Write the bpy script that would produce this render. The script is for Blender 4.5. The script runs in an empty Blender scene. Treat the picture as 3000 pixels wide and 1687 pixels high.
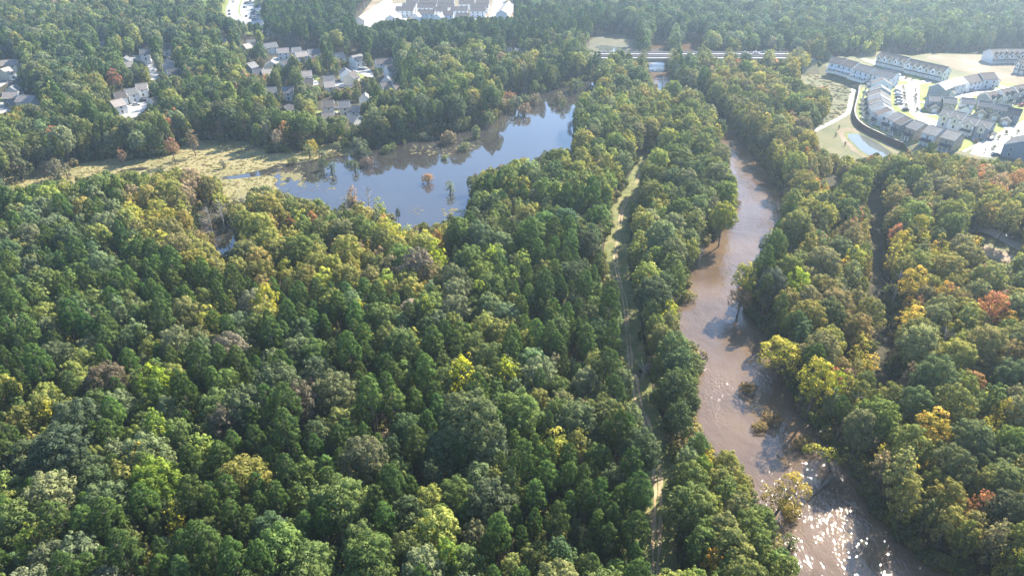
import bpy, bmesh, math, random
import numpy as np
from mathutils import Vector
from mathutils.geometry import tessellate_polygon
PI = math.pi
RAD = math.radians
random.seed(7)
RNG = np.random.default_rng(11)
S = bpy.context.scene
C = S.collection

# ------------------------------------------------------------------ camera
PITCH, FPX, CAMZ = 31.0, 2080.0, 125.0
cam_data = bpy.data.cameras.new('camera')
cam = bpy.data.objects.new('camera', cam_data)
C.objects.link(cam)
cam.location = (0, 0, CAMZ)
cam.rotation_euler = (RAD(90 - PITCH), 0, 0)
cam_data.sensor_width = 36
cam_data.lens = FPX / 3000 * 36
cam_data.clip_start = 0.5
cam_data.clip_end = 12000
S.camera = cam
# ------------------------------------------------------------------ light
SUN_AZ, SUN_EL = 42.0, 40.0          # degrees clockwise from the view axis (+Y)
world = bpy.data.worlds.new('World')
S.world = world
world.use_nodes = True
wn = world.node_tree
bg = wn.nodes['Background']
sky = wn.nodes.new('ShaderNodeTexSky')
sky.sky_type = 'NISHITA'
sky.sun_disc = False
sky.sun_elevation = RAD(SUN_EL)
sky.sun_rotation = RAD(SUN_AZ)
sky.air_density = 1.0
sky.dust_density = 0.15
sky.ozone_density = 4.0
wn.links.new(sky.outputs[0], bg.inputs[0])
bg.inputs[1].default_value = 0.125
sun_data = bpy.data.lights.new('sun', 'SUN')
sun_data.energy = 5.0
sun_data.angle = RAD(0.5)
sun_data.color = (1.0, 0.92, 0.76)
sun = bpy.data.objects.new('sun', sun_data)
C.objects.link(sun)
sd = Vector((math.sin(RAD(SUN_AZ)) * math.cos(RAD(SUN_EL)), math.cos(RAD(SUN_AZ)) * math.cos(RAD(SUN_EL)), math.sin(RAD(SUN_EL))))
sun.rotation_euler = sd.to_track_quat('Z', 'Y').to_euler()
S.view_settings.view_transform = 'Standard'
S.view_settings.look = 'None'
S.view_settings.exposure = 1.62
S.view_settings.gamma = 1
S.view_settings.use_curve_mapping = False
cy = S.cycles
cy.max_bounces = 5
cy.diffuse_bounces = 3
cy.glossy_bounces = 2
cy.transmission_bounces = 4
cy.transparent_max_bounces = 4
cy.volume_bounces = 1
cy.sample_clamp_indirect = 4
cy.use_denoising = True
cy.caustics_reflective = False
cy.caustics_refractive = False

# ------------------------------------------------------------------ survey of the photograph: a traced point gives a true place on the ground
REG = {0: (0, 0, 1.0), 1: (0, 0, 2.588), 2: (600, 0, 2.588), 3: (1300, 0, 2.588), 4: (2250, 100, 3.149), 5: (600, 300, 2.576), 6: (1700, 400, 2.07),
       7: (1700, 1000, 2.109), 8: (2300, 500, 2.07), 9: (2550, 130, 4.14), 10: (2400, 130, 4.14), 11: (1000, 0, 5.152), 12: (650, 90, 4.293),
       13: (0, 100, 4.293), 14: (0, 700, 1.468), 15: (1700, 60, 3.22), 16: (600, 0, 8.587)}
CP, SP = math.cos(RAD(PITCH)), math.sin(RAD(PITCH))
def px(k, u, v):
    a, b, m = REG[k]
    return a + u / m, b + v / m
def at(k, u, v, z=0.0):
    X, Y = px(k, u, v)
    xr = (X - 1500) / FPX; yr = (843.5 - Y) / FPX
    d = (xr, CP + yr * SP, -SP + yr * CP)
    t = (z - CAMZ) / d[2]
    return (d[0] * t, d[1] * t)
def gd(k, pts, z=0.0):
    return [at(k, u, v, z) for u, v in pts]
def proj(x, y, z):
    x = np.asarray(x, float); y = np.asarray(y, float); z = np.asarray(z, float) - CAMZ
    f = y * CP - z * SP
    up = y * SP + z * CP
    return 1500 + FPX * x / f, 843.5 - FPX * up / f, f
def chaikin(p, n=2, closed=True):
    for _ in range(n):
        q = []
        m = len(p)
        for i in range(m if closed else m - 1):
            a, b = p[i], p[(i + 1) % m]
            q.append((a[0] * .75 + b[0] * .25, a[1] * .75 + b[1] * .25))
            q.append((a[0] * .25 + b[0] * .75, a[1] * .25 + b[1] * .75))
        if not closed:
            q = [p[0]] + q + [p[-1]]
        p = q
    return p
def rough_edge(p, step=4.0, amp=1.2, seed=1):
    r = random.Random(seed); q = []
    for i in range(len(p)):
        a, b = p[i], p[(i + 1) % len(p)]
        L = math.hypot(b[0] - a[0], b[1] - a[1]); n = max(1, int(L / step))
        for k in range(n):
            t = k / n
            q.append((a[0] + (b[0] - a[0]) * t + r.uniform(-amp, amp), a[1] + (b[1] - a[1]) * t + r.uniform(-amp, amp)))
    return q
# the open-ground map: which traced areas are seen free of trees
MW, MH, MC = 1000, 500, 3.4
mask = np.zeros((MH, MW), bool)
MX0, MY0 = -200.0, -10.0
def mark(pts):
    P = np.array(pts, float)
    xs = (P[:, 0] - MX0) / MC; ys = (P[:, 1] - MY0) / MC
    y0 = max(0, int(ys.min())); y1 = min(MH - 1, int(ys.max()) + 1)
    n = len(P)
    for j in range(y0, y1 + 1):
        yy = j + .5; cr = []
        for i in range(n):
            a, b = i, (i + 1) % n
            if (ys[a] <= yy) != (ys[b] <= yy):
                cr.append(xs[a] + (yy - ys[a]) / (ys[b] - ys[a]) * (xs[b] - xs[a]))
        cr.sort()
        for i in range(0, len(cr) - 1, 2):
            mask[j, max(0, int(cr[i] + .5)):max(0, min(MW, int(cr[i + 1] + .5)))] = True
def openp(k, pts):
    mark([px(k, u, v) for u, v in pts])
def is_open(x, y, z):
    X, Y, f = proj(x, y, z)
    i = ((X - MX0) / MC).astype(int); j = ((Y - MY0) / MC).astype(int)
    ok = (i >= 0) & (i < MW) & (j >= 0) & (j < MH)
    return np.where(ok, mask[np.clip(j, 0, MH - 1), np.clip(i, 0, MW - 1)], False)

# ------------------------------------------------------------------ materials
M = {}
def newmat(name):
    m = bpy.data.materials.new(name); m.use_nodes = True
    m.node_tree.nodes.clear()
    M[name] = m
    return m, m.node_tree.nodes, m.node_tree.links
def ramp(N, stops):
    r = N.new('ShaderNodeValToRGB')
    e = r.color_ramp.elements
    e[0].position, e[0].color = stops[0][0], (*stops[0][1], 1)
    e[1].position, e[1].color = stops[-1][0], (*stops[-1][1], 1)
    for p, c in stops[1:-1]:
        x = e.new(p); x.color = (*c, 1)
    return r
def surf(name, c1, c2, scale=.3, rough=.85, bump=0.0, bscale=None, stops=None, detail=6, spec=.3):
    m, N, L = newmat(name)
    o = N.new('ShaderNodeOutputMaterial'); p = N.new('ShaderNodeBsdfPrincipled')
    g = N.new('ShaderNodeNewGeometry')
    n = N.new('ShaderNodeTexNoise'); n.inputs['Scale'].default_value = scale; n.inputs['Detail'].default_value = detail
    n.inputs['Roughness'].default_value = .65
    L.new(g.outputs['Position'], n.inputs['Vector'])
    r = ramp(N, stops or [(.35, c1), (.65, c2)])
    L.new(n.outputs[0], r.inputs[0]); L.new(r.outputs[0], p.inputs['Base Color'])
    p.inputs['Roughness'].default_value = rough
    p.inputs['Specular IOR Level'].default_value = spec
    if bump:
        n2 = N.new('ShaderNodeTexNoise'); n2.inputs['Scale'].default_value = bscale or scale * 6; n2.inputs['Detail'].default_value = 5
        L.new(g.outputs['Position'], n2.inputs['Vector'])
        b = N.new('ShaderNodeBump'); b.inputs['Strength'].default_value = min(1, bump); b.inputs['Distance'].default_value = bump
        L.new(n2.outputs[0], b.inputs['Height']); L.new(b.outputs[0], p.inputs['Normal'])
    L.new(p.outputs[0], o.inputs[0])
    return m
def plain(name, c, rough=.7, var=.12, scale=1.5, spec=.3):
    return surf(name, tuple(v * (1 - var) for v in c), tuple(min(1, v * (1 + var)) for v in c), scale, rough, spec=spec)

surf('forest_floor', (.03, .03, .016), (.075, .06, .032), .25, .95, .4, 1.2)
surf('marsh', None, None, .035, .9, .9, .9, stops=[(.28, (.16, .13, .065)), (.42, (.225, .20, .085)), (.55, (.275, .23, .11)), (.7, (.205, .195, .075))], detail=9)
surf('rough_grass', None, None, .06, .9, .6, .9, stops=[(.3, (.085, .10, .04)), (.5, (.145, .14, .068)), (.7, (.20, .165, .09))], detail=8)
surf('lawn', None, None, .12, .9, .2, 2, stops=[(.3, (.15, .18, .04)), (.5, (.20, .23, .055)), (.7, (.26, .25, .08))], detail=6)
surf('bare_soil', None, None, .03, .95, .3, 1, stops=[(.3, (.15, .14, .08)), (.5, (.22, .17, .11)), (.62, (.30, .23, .17)), (.75, (.42, .35, .28))], detail=8)
surf('concrete', (.28, .27, .255), (.40, .385, .36), .25, .6, detail=8, spec=.5)
surf('asphalt', (.13, .13, .13), (.20, .195, .19), .2, .55, detail=8, spec=.5)
surf('track_dirt', (.27, .185, .10), (.46, .35, .22), .5, .9, .1, 2)
surf('track_grass', None, None, .25, .9, .6, 1.6, stops=[(.3, (.07, .09, .03)), (.5, (.15, .16, .05)), (.7, (.26, .21, .10))], detail=8)
surf('wet_meadow', None, None, .05, .8, .5, .9, stops=[(.3, (.06, .06, .04)), (.5, (.10, .095, .055)), (.7, (.14, .12, .075))], detail=8)
surf('mud', (.10, .07, .045), (.18, .12, .075), .5, .6, .2, 2)
surf('bark', (.10, .08, .065), (.22, .18, .15), 2.0, .9)
surf('pale_bark', (.30, .27, .23), (.46, .42, .37), 2.0, .9)
surf('weed', (.13, .11, .055), (.19, .17, .07), .6, .9, .2, 3)
surf('block_wall', (.09, .055, .045), (.16, .10, .08), 1.2, .9)
surf('deck', (.22, .215, .21), (.28, .27, .26), .3, .7)
plain('pier', (.30, .29, .28)); plain('rail', (.36, .30, .28)); plain('metal_rail', (.4, .42, .44), .4)
plain('roof_brown', (.115, .098, .09), .9, .25, 1.0)
plain('roof_grey', (.12, .12, .125), .6, .25, 1.0)
plain('roof_tan_glare', (.27, .235, .21), .6, .2, 1.0)  # tan lightened so the colour itself carries the glare on far roofs
plain('roof_dark', (.06, .06, .065), .9, .25, 1.0)
plain('wall_white', (.82, .81, .78)); plain('wall_cream', (.62, .56, .45)); plain('wall_grey', (.26, .28, .30)); plain('wall_blue', (.22, .27, .32))
plain('wall_tan', (.38, .32, .25)); plain('wall_light', (.62, .64, .65)); plain('trim', (.78, .78, .76)); plain('brick_red', (.25, .11, .08))
plain('door_dark', (.08, .06, .05)); plain('garage', (.72, .71, .68)); plain('tyre', (.02, .02, .02)); plain('awning', (.07, .07, .08))
def glassm(name, c=(.03, .04, .05)):
    m, N, L = newmat(name)
    o = N.new('ShaderNodeOutputMaterial'); p = N.new('ShaderNodeBsdfPrincipled')
    p.inputs['Base Color'].default_value = (*c, 1); p.inputs['Roughness'].default_value = .08; p.inputs['Specular IOR Level'].default_value = .8
    L.new(p.outputs[0], o.inputs[0])
glassm('glass')
for nm, c in {'white': (.75, .75, .74), 'black': (.03, .03, .035), 'silver': (.45, .46, .48), 'red': (.35, .03, .03), 'blue': (.05, .09, .22), 'grey': (.16, .17, .18)}.items():
    m = plain('car_' + nm, c, .25, .03, .5, .6)

def water(name, base, r_big, big_scale, small, small_scale, rough, tint2=None, spec=.5, stretch=1.0, patch=.02, ior=1.33):
    m, N, L = newmat(name)
    o = N.new('ShaderNodeOutputMaterial'); p = N.new('ShaderNodeBsdfPrincipled')
    g = N.new('ShaderNodeNewGeometry')
    n0 = N.new('ShaderNodeTexNoise'); n0.inputs['Scale'].default_value = patch; n0.inputs['Detail'].default_value = 5
    L.new(g.outputs['Position'], n0.inputs['Vector'])
    r = ramp(N, [(.35, base), (.65, tint2 or base)])
    L.new(n0.outputs[0], r.inputs[0]); L.new(r.outputs[0], p.inputs['Base Color'])
    p.inputs['Roughness'].default_value = rough
    p.inputs['IOR'].default_value = ior
    p.inputs['Specular IOR Level'].default_value = spec
    mp = N.new('ShaderNodeMapping'); mp.inputs['Scale'].default_value = (1, stretch, 1)
    L.new(g.outputs['Position'], mp.inputs['Vector'])
    n1 = N.new('ShaderNodeTexNoise'); n1.inputs['Scale'].default_value = big_scale; n1.inputs['Detail'].default_value = 1.5
    n2 = N.new('ShaderNodeTexNoise'); n2.inputs['Scale'].default_value = small_scale; n2.inputs['Detail'].default_value = 1.2
    n2.inputs['Distortion'].default_value = .6
    n3 = N.new('ShaderNodeTexNoise'); n3.inputs['Scale'].default_value = .07; n3.inputs['Detail'].default_value = 3
    for q in (n1, n2, n3): L.new(mp.outputs[0], q.inputs['Vector'])
    rr = ramp(N, [(.38, (.25, .25, .25)), (.62, (1, 1, 1))])
    L.new(n3.outputs[0], rr.inputs[0])
    b1 = N.new('ShaderNodeBump'); b1.inputs['Strength'].default_value = 1; b1.inputs['Distance'].default_value = r_big
    L.new(n1.outputs[0], b1.inputs['Height'])
    b2 = N.new('ShaderNodeBump'); b2.inputs['Distance'].default_value = small
    L.new(rr.outputs[0], b2.inputs['Strength']); L.new(n2.outputs[0], b2.inputs['Height']); L.new(b1.outputs[0], b2.inputs['Normal'])
    L.new(b2.outputs[0], p.inputs['Normal'])
    L.new(p.outputs[0], o.inputs[0])
    return m
water('river_water', (.095, .062, .040), .20, .33, .17, 1.5, .03, (.155, .102, .060), .85, .7, patch=.045, ior=1.42)
water('lake_water', (.030, .027, .024), .006, .3, .004, 2.0, .02, (.045, .040, .036), 1.0, ior=1.6)
water('pond_water', (.11, .115, .10), .004, .5, .003, 2.0, .02, (.12, .125, .11), 1.0)

def leafmat(name, trans=.28, gloss=.05, mixn=.55):
    m, N, L = newmat(name)
    o = N.new('ShaderNodeOutputMaterial')
    t = N.new('ShaderNodeAttribute'); t.attribute_type = 'INSTANCER'; t.attribute_name = 'tint'
    tn = N.new('ShaderNodeAttribute'); tn.attribute_name = 'tone'
    sn = N.new('ShaderNodeAttribute'); sn.attribute_name = 'sn'
    hsv = N.new('ShaderNodeHueSaturation')
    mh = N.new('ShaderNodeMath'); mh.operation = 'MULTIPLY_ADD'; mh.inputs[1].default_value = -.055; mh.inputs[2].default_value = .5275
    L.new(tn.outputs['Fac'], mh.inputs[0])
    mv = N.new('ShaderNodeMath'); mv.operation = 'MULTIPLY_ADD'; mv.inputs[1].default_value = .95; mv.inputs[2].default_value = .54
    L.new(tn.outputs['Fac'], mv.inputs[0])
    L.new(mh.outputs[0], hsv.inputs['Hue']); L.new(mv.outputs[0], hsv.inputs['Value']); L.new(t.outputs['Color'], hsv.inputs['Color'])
    g = N.new('ShaderNodeNewGeometry')
    vt = N.new('ShaderNodeVectorTransform'); vt.vector_type = 'NORMAL'; vt.convert_from = 'OBJECT'; vt.convert_to = 'WORLD'
    L.new(sn.outputs['Vector'], vt.inputs[0])
    mx = N.new('ShaderNodeMix'); mx.data_type = 'VECTOR'; mx.inputs['Factor'].default_value = mixn
    L.new(g.outputs['Normal'], mx.inputs[4]); L.new(vt.outputs[0], mx.inputs[5])
    nz = N.new('ShaderNodeVectorMath'); nz.operation = 'NORMALIZE'
    L.new(mx.outputs[1], nz.inputs[0])
    d = N.new('ShaderNodeBsdfDiffuse'); tr = N.new('ShaderNodeBsdfTranslucent'); gl = N.new('ShaderNodeBsdfGlossy'); gl.inputs['Roughness'].default_value = .45
    gl.inputs['Color'].default_value = (.9, .95, 1, 1)
    for q in (d, tr): L.new(hsv.outputs[0], q.inputs['Color'])
    L.new(nz.outputs[0], d.inputs['Normal'])
    m1 = N.new('ShaderNodeMixShader'); m1.inputs[0].default_value = trans
    L.new(d.outputs[0], m1.inputs[1]); L.new(tr.outputs[0], m1.inputs[2])
    m2 = N.new('ShaderNodeMixShader'); m2.inputs[0].default_value = gloss
    L.new(m1.outputs[0], m2.inputs[1]); L.new(gl.outputs[0], m2.inputs[2])
    L.new(m2.outputs[0], o.inputs[0])
    return m
leafmat('broad_leaf', .34, .006, .62)
leafmat('pine_needle', .28, .003, .7)

# ------------------------------------------------------------------ object helpers
def setp(o, label=None, cat=None, group=None, kind=None):
    if label: o['label'] = label
    if cat: o['category'] = cat
    if group: o['group'] = group
    if kind: o['kind'] = kind
    return o
def link(name, me, parent=None, mat=None):
    o = bpy.data.objects.new(name, me)
    C.objects.link(o)
    if mat is not None and me is not None:
        me.materials.clear()
        for q in (mat if isinstance(mat, (list, tuple)) else [mat]): me.materials.append(M[q])
    if parent: o.parent = parent
    return o
def empty(name, loc=(0, 0, 0), rz=0.0):
    o = bpy.data.objects.new(name, None); C.objects.link(o)
    o.location = loc; o.rotation_euler = (0, 0, rz); o.empty_display_size = .5
    return o
def mesh_from(name, v, f, mats=None):
    me = bpy.data.meshes.new(name); me.from_pydata([tuple(q) for q in v], [], [tuple(q) for q in f])
    if mats:
        for i, q in enumerate(mats): me.polygons[i].material_index = q
    me.update()
    return me
class MB:
    """collects boxes, prisms and tubes for one mesh"""
    def __init__(s): s.v, s.f, s.m = [], [], []
    def add(s, v, f, m=0):
        o = len(s.v); s.v += v
        for q in f: s.f.append(tuple(i + o for i in q)); s.m.append(m)
    def box(s, x0, x1, y0, y1, z0, z1, m=0):
        v = [(x, y, z) for z in (z0, z1) for x, y in ((x0, y0), (x1, y0), (x1, y1), (x0, y1))]
        s.add(v, [(3, 2, 1, 0), (4, 5, 6, 7), (0, 1, 5, 4), (1, 2, 6, 5), (2, 3, 7, 6), (3, 0, 4, 7)], m)
        return s
    def prism(s, prof, y0, y1, m=0, axis='y'):
        n = len(prof)
        mk = (lambda a, b, t: (a, t, b)) if axis == 'y' else (lambda a, b, t: (t, a, b))
        v = [mk(a, b, y0) for a, b in prof] + [mk(a, b, y1) for a, b in prof]
        f = [tuple(range(n)), tuple(range(2 * n - 1, n - 1, -1))] + [(i, i + n, (i + 1) % n + n, (i + 1) % n) for i in range(n)]
        s.add(v, f, m); return s
    def tube(s, p, r, n=6, m=0):
        rings = []
        for i, q in enumerate(p):
            a = Vector(p[max(0, i - 1)]); b = Vector(p[min(len(p) - 1, i + 1)])
            t = (b - a).normalized(); x = t.cross(Vector((.3, .9, .2))).normalized(); y = t.cross(x)
            rings += [tuple(Vector(q) + (x * math.cos(k * 2 * PI / n) + y * math.sin(k * 2 * PI / n)) * r[i]) for k in range(n)]
        f = []
        for i in range(len(p) - 1):
            for k in range(n):
                f.append((i * n + k, i * n + (k + 1) % n, (i + 1) * n + (k + 1) % n, (i + 1) * n + k))
        f.append(tuple(range(n - 1, -1, -1))); f.append(tuple(range((len(p) - 1) * n, len(p) * n)))
        s.add(rings, f, m); return s
    def me(s, name): return mesh_from(name, s.v, s.f, s.m)
    def build(s, name, mat, parent=None): return link(name, s.me(name), parent, mat)
def flat(name, poly, z, mat, kind='structure', depth=0.0, parent=None):
    tri = tessellate_polygon([[Vector((x, y, 0)) for x, y in poly]])
    v = [(x, y, z) for x, y in poly]; f = []
    for t in tri:
        a, b, c = (Vector((*poly[i], 0)) for i in t)
        f.append(t if (b - a).cross(c - a).z > 0 else (t[0], t[2], t[1]))
    if depth:
        n = len(poly); area = sum(poly[i][0] * poly[(i + 1) % n][1] - poly[(i + 1) % n][0] * poly[i][1] for i in range(n))
        v += [(x, y, z - depth) for x, y in poly]
        for i in range(n):
            j = (i + 1) % n
            f.append((i, i + n, j + n, j) if area > 0 else (j, j + n, i + n, i))
    o = link(name, mesh_from(name, v, f), parent, mat)
    if kind and not parent: o['kind'] = kind
    return o
def strip(name, line, width, z, mat, parent=None, kind='structure', depth=0.0, off=0.0):
    L_, R_ = [], []
    for i, p in enumerate(line):
        a = line[max(0, i - 1)]; b = line[min(len(line) - 1, i + 1)]
        dx, dy = b[0] - a[0], b[1] - a[1]; l = math.hypot(dx, dy) or 1
        nx, ny = -dy / l, dx / l
        w = width(i / (len(line) - 1)) if callable(width) else width
        L_.append((p[0] + nx * (w / 2 + off), p[1] + ny * (w / 2 + off))); R_.append((p[0] + nx * (-w / 2 + off), p[1] + ny * (-w / 2 + off)))
    v, f = [], []
    for a, b in zip(L_, R_): v += [(*a, z), (*b, z)]
    for i in range(len(line) - 1): f.append((2 * i, 2 * i + 1, 2 * i + 3, 2 * i + 2))
    if depth:
        o = len(v); v += [(x, y, z - depth) for x, y, _ in v]
        for i in range(len(line) - 1):
            f.append((2 * i + 2, 2 * i + 2 + o, 2 * i + o, 2 * i)); f.append((2 * i + 1, 2 * i + 1 + o, 2 * i + 3 + o, 2 * i + 3))
    ob = link(name, mesh_from(name, v, f), parent, mat)
    if kind and not parent: ob['kind'] = kind
    return ob
keepout = []      # (x, y, r): nothing grows here
lines_out = []    # (polyline, half width)

# ------------------------------------------------------------------ ground
flat('ground', [(-2800, -300), (2800, -300), (2800, 5200), (-2800, 5200)], 0.0, 'forest_floor')
WZ = .06
lake_vis = gd(5, [(2240, 150), (2000, 195), (1900, 215), (1750, 240), (1600, 285), (1450, 300), (1300, 322), (1200, 345), (1110, 392), (1000, 400), (900, 425), (820, 440), (740, 452), (670, 462), (560, 462), (470, 500), (300, 540), (130, 565), (132, 580), (300, 576), (440, 550), (520, 556), (548, 592), (530, 625), (520, 700)])
lake = gd(3, [(1230, 560), (1120, 590), (1040, 620), (930, 655), (850, 676), (740, 672), (640, 680), (500, 690), (440, 730), (470, 800), (440, 860), (370, 930), (200, 965)]) + \
    lake_vis[2:] + gd(5, [(560, 760), (700, 850), (850, 900), (1000, 900), (1200, 960), (1400, 1010), (1600, 1000), (1900, 960), (2000, 900), (2300, 760), (2500, 620)]) + \
    gd(3, [(900, 1260), (1080, 1140), (1090, 1000), (1060, 900), (1080, 780), (1140, 730), (1250, 620)])
flat('lake', rough_edge(chaikin(lake, 2), 3.5, .7, 3), WZ, 'lake_water')
river = gd(15, [(960, 170), (1180, 170), (1190, 300), (1000, 330)][:0]) + \
    gd(3, [(1530, 300), (1530, 480), (1520, 560), (1570, 640), (1640, 760), (1760, 830), (1860, 900), (1960, 960), (2040, 1010)]) + \
    gd(6, [(790, 30), (850, 90), (860, 180), (900, 260), (910, 340), (940, 430), (900, 500), (840, 580), (760, 650), (690, 700), (650, 830), (620, 960), (560, 1030), (560, 1180), (600, 1230), (660, 1290), (700, 1330), (700, 1449)]) + \
    gd(7, [(670, 350), (680, 500), (720, 620), (780, 740), (900, 830), (980, 900), (1040, 1000), (1100, 1120), (1130, 1230), (1200, 1330), (1260, 1449), (1400, 1700), (1700, 2100), (2900, 2100), (2650, 1700), (2450, 1500), (2180, 1400), (2040, 1290), (1930, 1190), (1850, 1060), (1760, 930), (1670, 800), (1590, 680), (1510, 570), (1440, 500), (1340, 420), (1310, 300), (1230, 150), (1200, 0)]) + \
    gd(6, [(1130, 1200), (1060, 1120), (1010, 1000), (990, 890), (1060, 800), (1160, 700), (1210, 600), (1280, 500), (1270, 400), (1230, 320), (1160, 230), (1100, 150), (1020, 70), (960, 0)]) + \
    gd(3, [(2180, 980), (2080, 900), (1960, 830), (1850, 760), (1760, 690), (1720, 600), (1720, 480), (1740, 300)])
river = chaikin(river, 2)
flat('river', rough_edge(river, 2.5, .5, 4), WZ + .02, 'river_water')
flat('far_river', chaikin(gd(15, [(940, 165), (1190, 165), (1200, 320), (1190, 420), (930, 420), (930, 300)]), 2), WZ + .03, 'river_water')
flat('flooded_meadow', rough_edge(chaikin(gd(15, [(30, 240), (150, 150), (330, 130), (560, 160), (600, 260), (480, 330), (200, 330)]), 2), 4, 1, 5), .03, 'wet_meadow')
flat('meadow_pool', rough_edge(chaikin(gd(15, [(130, 250), (220, 235), (330, 255), (420, 250), (470, 275), (400, 310), (200, 300)]), 2), 4, 1.5, 6), WZ + .01, 'pond_water')
flat('swamp_pool', rough_edge(chaikin(gd(5, [(-60, 860), (60, 900), (230, 880), (330, 960), (300, 1100), (220, 1220), (40, 1180), (-80, 1000)]), 2), 3, 1, 7), WZ + .03, 'lake_water')
marsh = gd(1, [(-200, 1395), (0, 1335), (150, 1315), (300, 1275), (450, 1280), (620, 1245), (880, 1195), (1050, 1210), (1280, 1175), (1380, 1105), (1500, 1065), (1650, 1060), (1800, 1065), (1941, 1085)]) + \
    gd(5, [(480, 390), (700, 372), (800, 350), (880, 330), (950, 312), (1110, 325), (1150, 370), (1110, 392), (1000, 400), (900, 425), (820, 440), (740, 452), (670, 462), (560, 462), (470, 500), (300, 540), (130, 565), (130, 580), (300, 577), (440, 551), (520, 557), (546, 592), (530, 625), (540, 720), (350, 800), (150, 860), (0, 760)]) + \
    gd(1, [(1690, 1600), (1300, 1560), (900, 1560), (400, 1580), (0, 1560), (-200, 1560)])
flat('marsh_meadow', rough_edge(marsh, 3.5, .8, 8), WZ + .05, 'marsh')
flat('marsh_pool', rough_edge(chaikin(gd(1, [(865, 1312), (950, 1285), (1060, 1268), (1150, 1275), (1080, 1296), (960, 1308)]), 2), 3, .5, 9), WZ + .08, 'lake_water')

openp(5, [(2240, 150), (2000, 195), (1900, 215), (1750, 240), (1600, 285), (1450, 300), (1300, 325), (1150, 350), (1110, 345), (950, 320), (880, 340), (800, 360), (700, 385), (480, 400), (380, 350), (200, 310), (0, 295), (-80, 285), (-80, 530), (0, 540), (60, 545), (120, 570), (135, 620), (150, 700), (170, 735), (240, 720), (300, 690), (340, 650), (430, 620), (480, 625), (560, 640), (650, 690), (740, 705), (820, 725), (900, 725), (970, 775), (1050, 765), (1060, 690), (1110, 665), (1160, 745), (1250, 765), (1330, 775), (1370, 825), (1430, 855), (1440, 900), (1500, 935), (1560, 880), (1640, 880), (1700, 930), (1800, 880), (1850, 850), (1960, 835), (1960, 770), (2000, 740), (1975, 660), (1965, 560), (2020, 490), (2130, 480), (2200, 450), (2300, 400), (2460, 380), (2560, 330)])
openp(3, [(1165, 590), (1120, 590), (1040, 620), (930, 655), (850, 680), (780, 690), (640, 690), (500, 700), (450, 740), (470, 800), (450, 860), (370, 940), (290, 960), (210, 960), (100, 1000), (0, 1010), (-40, 1100), (165, 1449), (165, 1350), (220, 1330), (290, 1280), (390, 1265), (430, 1240), (580, 1185), (650, 1195), (700, 1160), (830, 1115), (900, 1130), (990, 1105), (965, 1060), (990, 1000), (970, 930), (980, 870), (1010, 800), (1010, 735), (1040, 700), (1110, 680), (1150, 640)])
openp(1, [(0, 1340), (150, 1330), (300, 1280), (450, 1290), (620, 1250), (880, 1200), (1050, 1220), (1280, 1190), (1380, 1120), (1500, 1080), (1650, 1080), (1800, 1085), (1941, 1100), (1941, 1390), (1690, 1400), (1600, 1300), (1500, 1255), (1340, 1265), (1180, 1290), (850, 1290), (640, 1325), (560, 1355), (450, 1345), (280, 1385), (140, 1395), (0, 1400)])
openp(5, [(60, 960), (220, 930), (240, 1060), (170, 1130), (60, 1080)])
openp(5, [(-60, 830), (70, 790), (90, 860), (10, 940), (-60, 960)])
openp(3, [(1540, 505), (1680, 500), (1682, 590), (1650, 650), (1630, 700), (1610, 640), (1560, 560)])
openp(15, [(960, 195), (1160, 195), (1110, 300), (960, 300)])
openp(15, [(150, 145), (330, 135), (540, 165), (530, 250), (440, 290), (200, 290), (60, 240)])
openp(15, [(655, 300), (830, 300), (800, 425), (660, 425)])
openp(15, [(505, 310), (560, 305), (545, 340), (510, 340)]); openp(15, [(195, 308), (245, 308), (245, 362), (200, 362)])
openp(15, [(960, 300), (1110, 300), (1090, 322), (970, 322)])
openp(15, [(1275, 303), (1355, 303), (1345, 370), (1300, 370)])
openp(15, [(1500, 300), (1760, 300), (1730, 362), (1600, 360), (1500, 330)])
openp(15, [(1850, 300), (1990, 300), (1960, 362), (1860, 362)])
openp(6, [(900, 0), (960, 60), (1000, 130), (1075, 200), (1110, 250), (1085, 310), (1180, 335), (1200, 400), (1218, 470), (1150, 560), (1090, 600), (1085, 740), (1030, 740), (960, 700), (900, 735), (900, 790), (880, 860), (880, 900), (930, 1010), (925, 1090), (990, 1160), (975, 1230), (1030, 1300), (1040, 1390), (1000, 1449), (780, 1449), (770, 1330), (760, 1280), (700, 1260), (640, 1210), (605, 1180), (595, 1100), (600, 1020), (680, 990), (680, 900), (690, 830), (730, 760), (750, 690), (830, 650), (880, 600), (940, 570), (985, 530), (960, 480), (985, 440), (995, 380), (955, 320), (940, 230), (905, 180), (925, 100), (905, 50), (850, 0)])
openp(7, [(1030, 0), (1045, 100), (990, 230), (1000, 300), (1130, 320), (1230, 400), (1250, 480), (1320, 560), (1420, 600), (1480, 660), (1550, 760), (1600, 880), (1690, 1000), (1780, 1120), (1840, 1250), (1930, 1340), (2050, 1390), (2170, 1460), (1440, 1460), (1370, 1400), (1340, 1300), (1330, 1220), (1250, 1200), (1235, 1120), (1180, 1050), (1110, 960), (1090, 900), (1060, 830), (1030, 720), (930, 660), (850, 690), (810, 640), (760, 560), (740, 480), (725, 400), (740, 340), (735, 260), (780, 200), (795, 100), (770, 50), (713, 0)])

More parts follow.
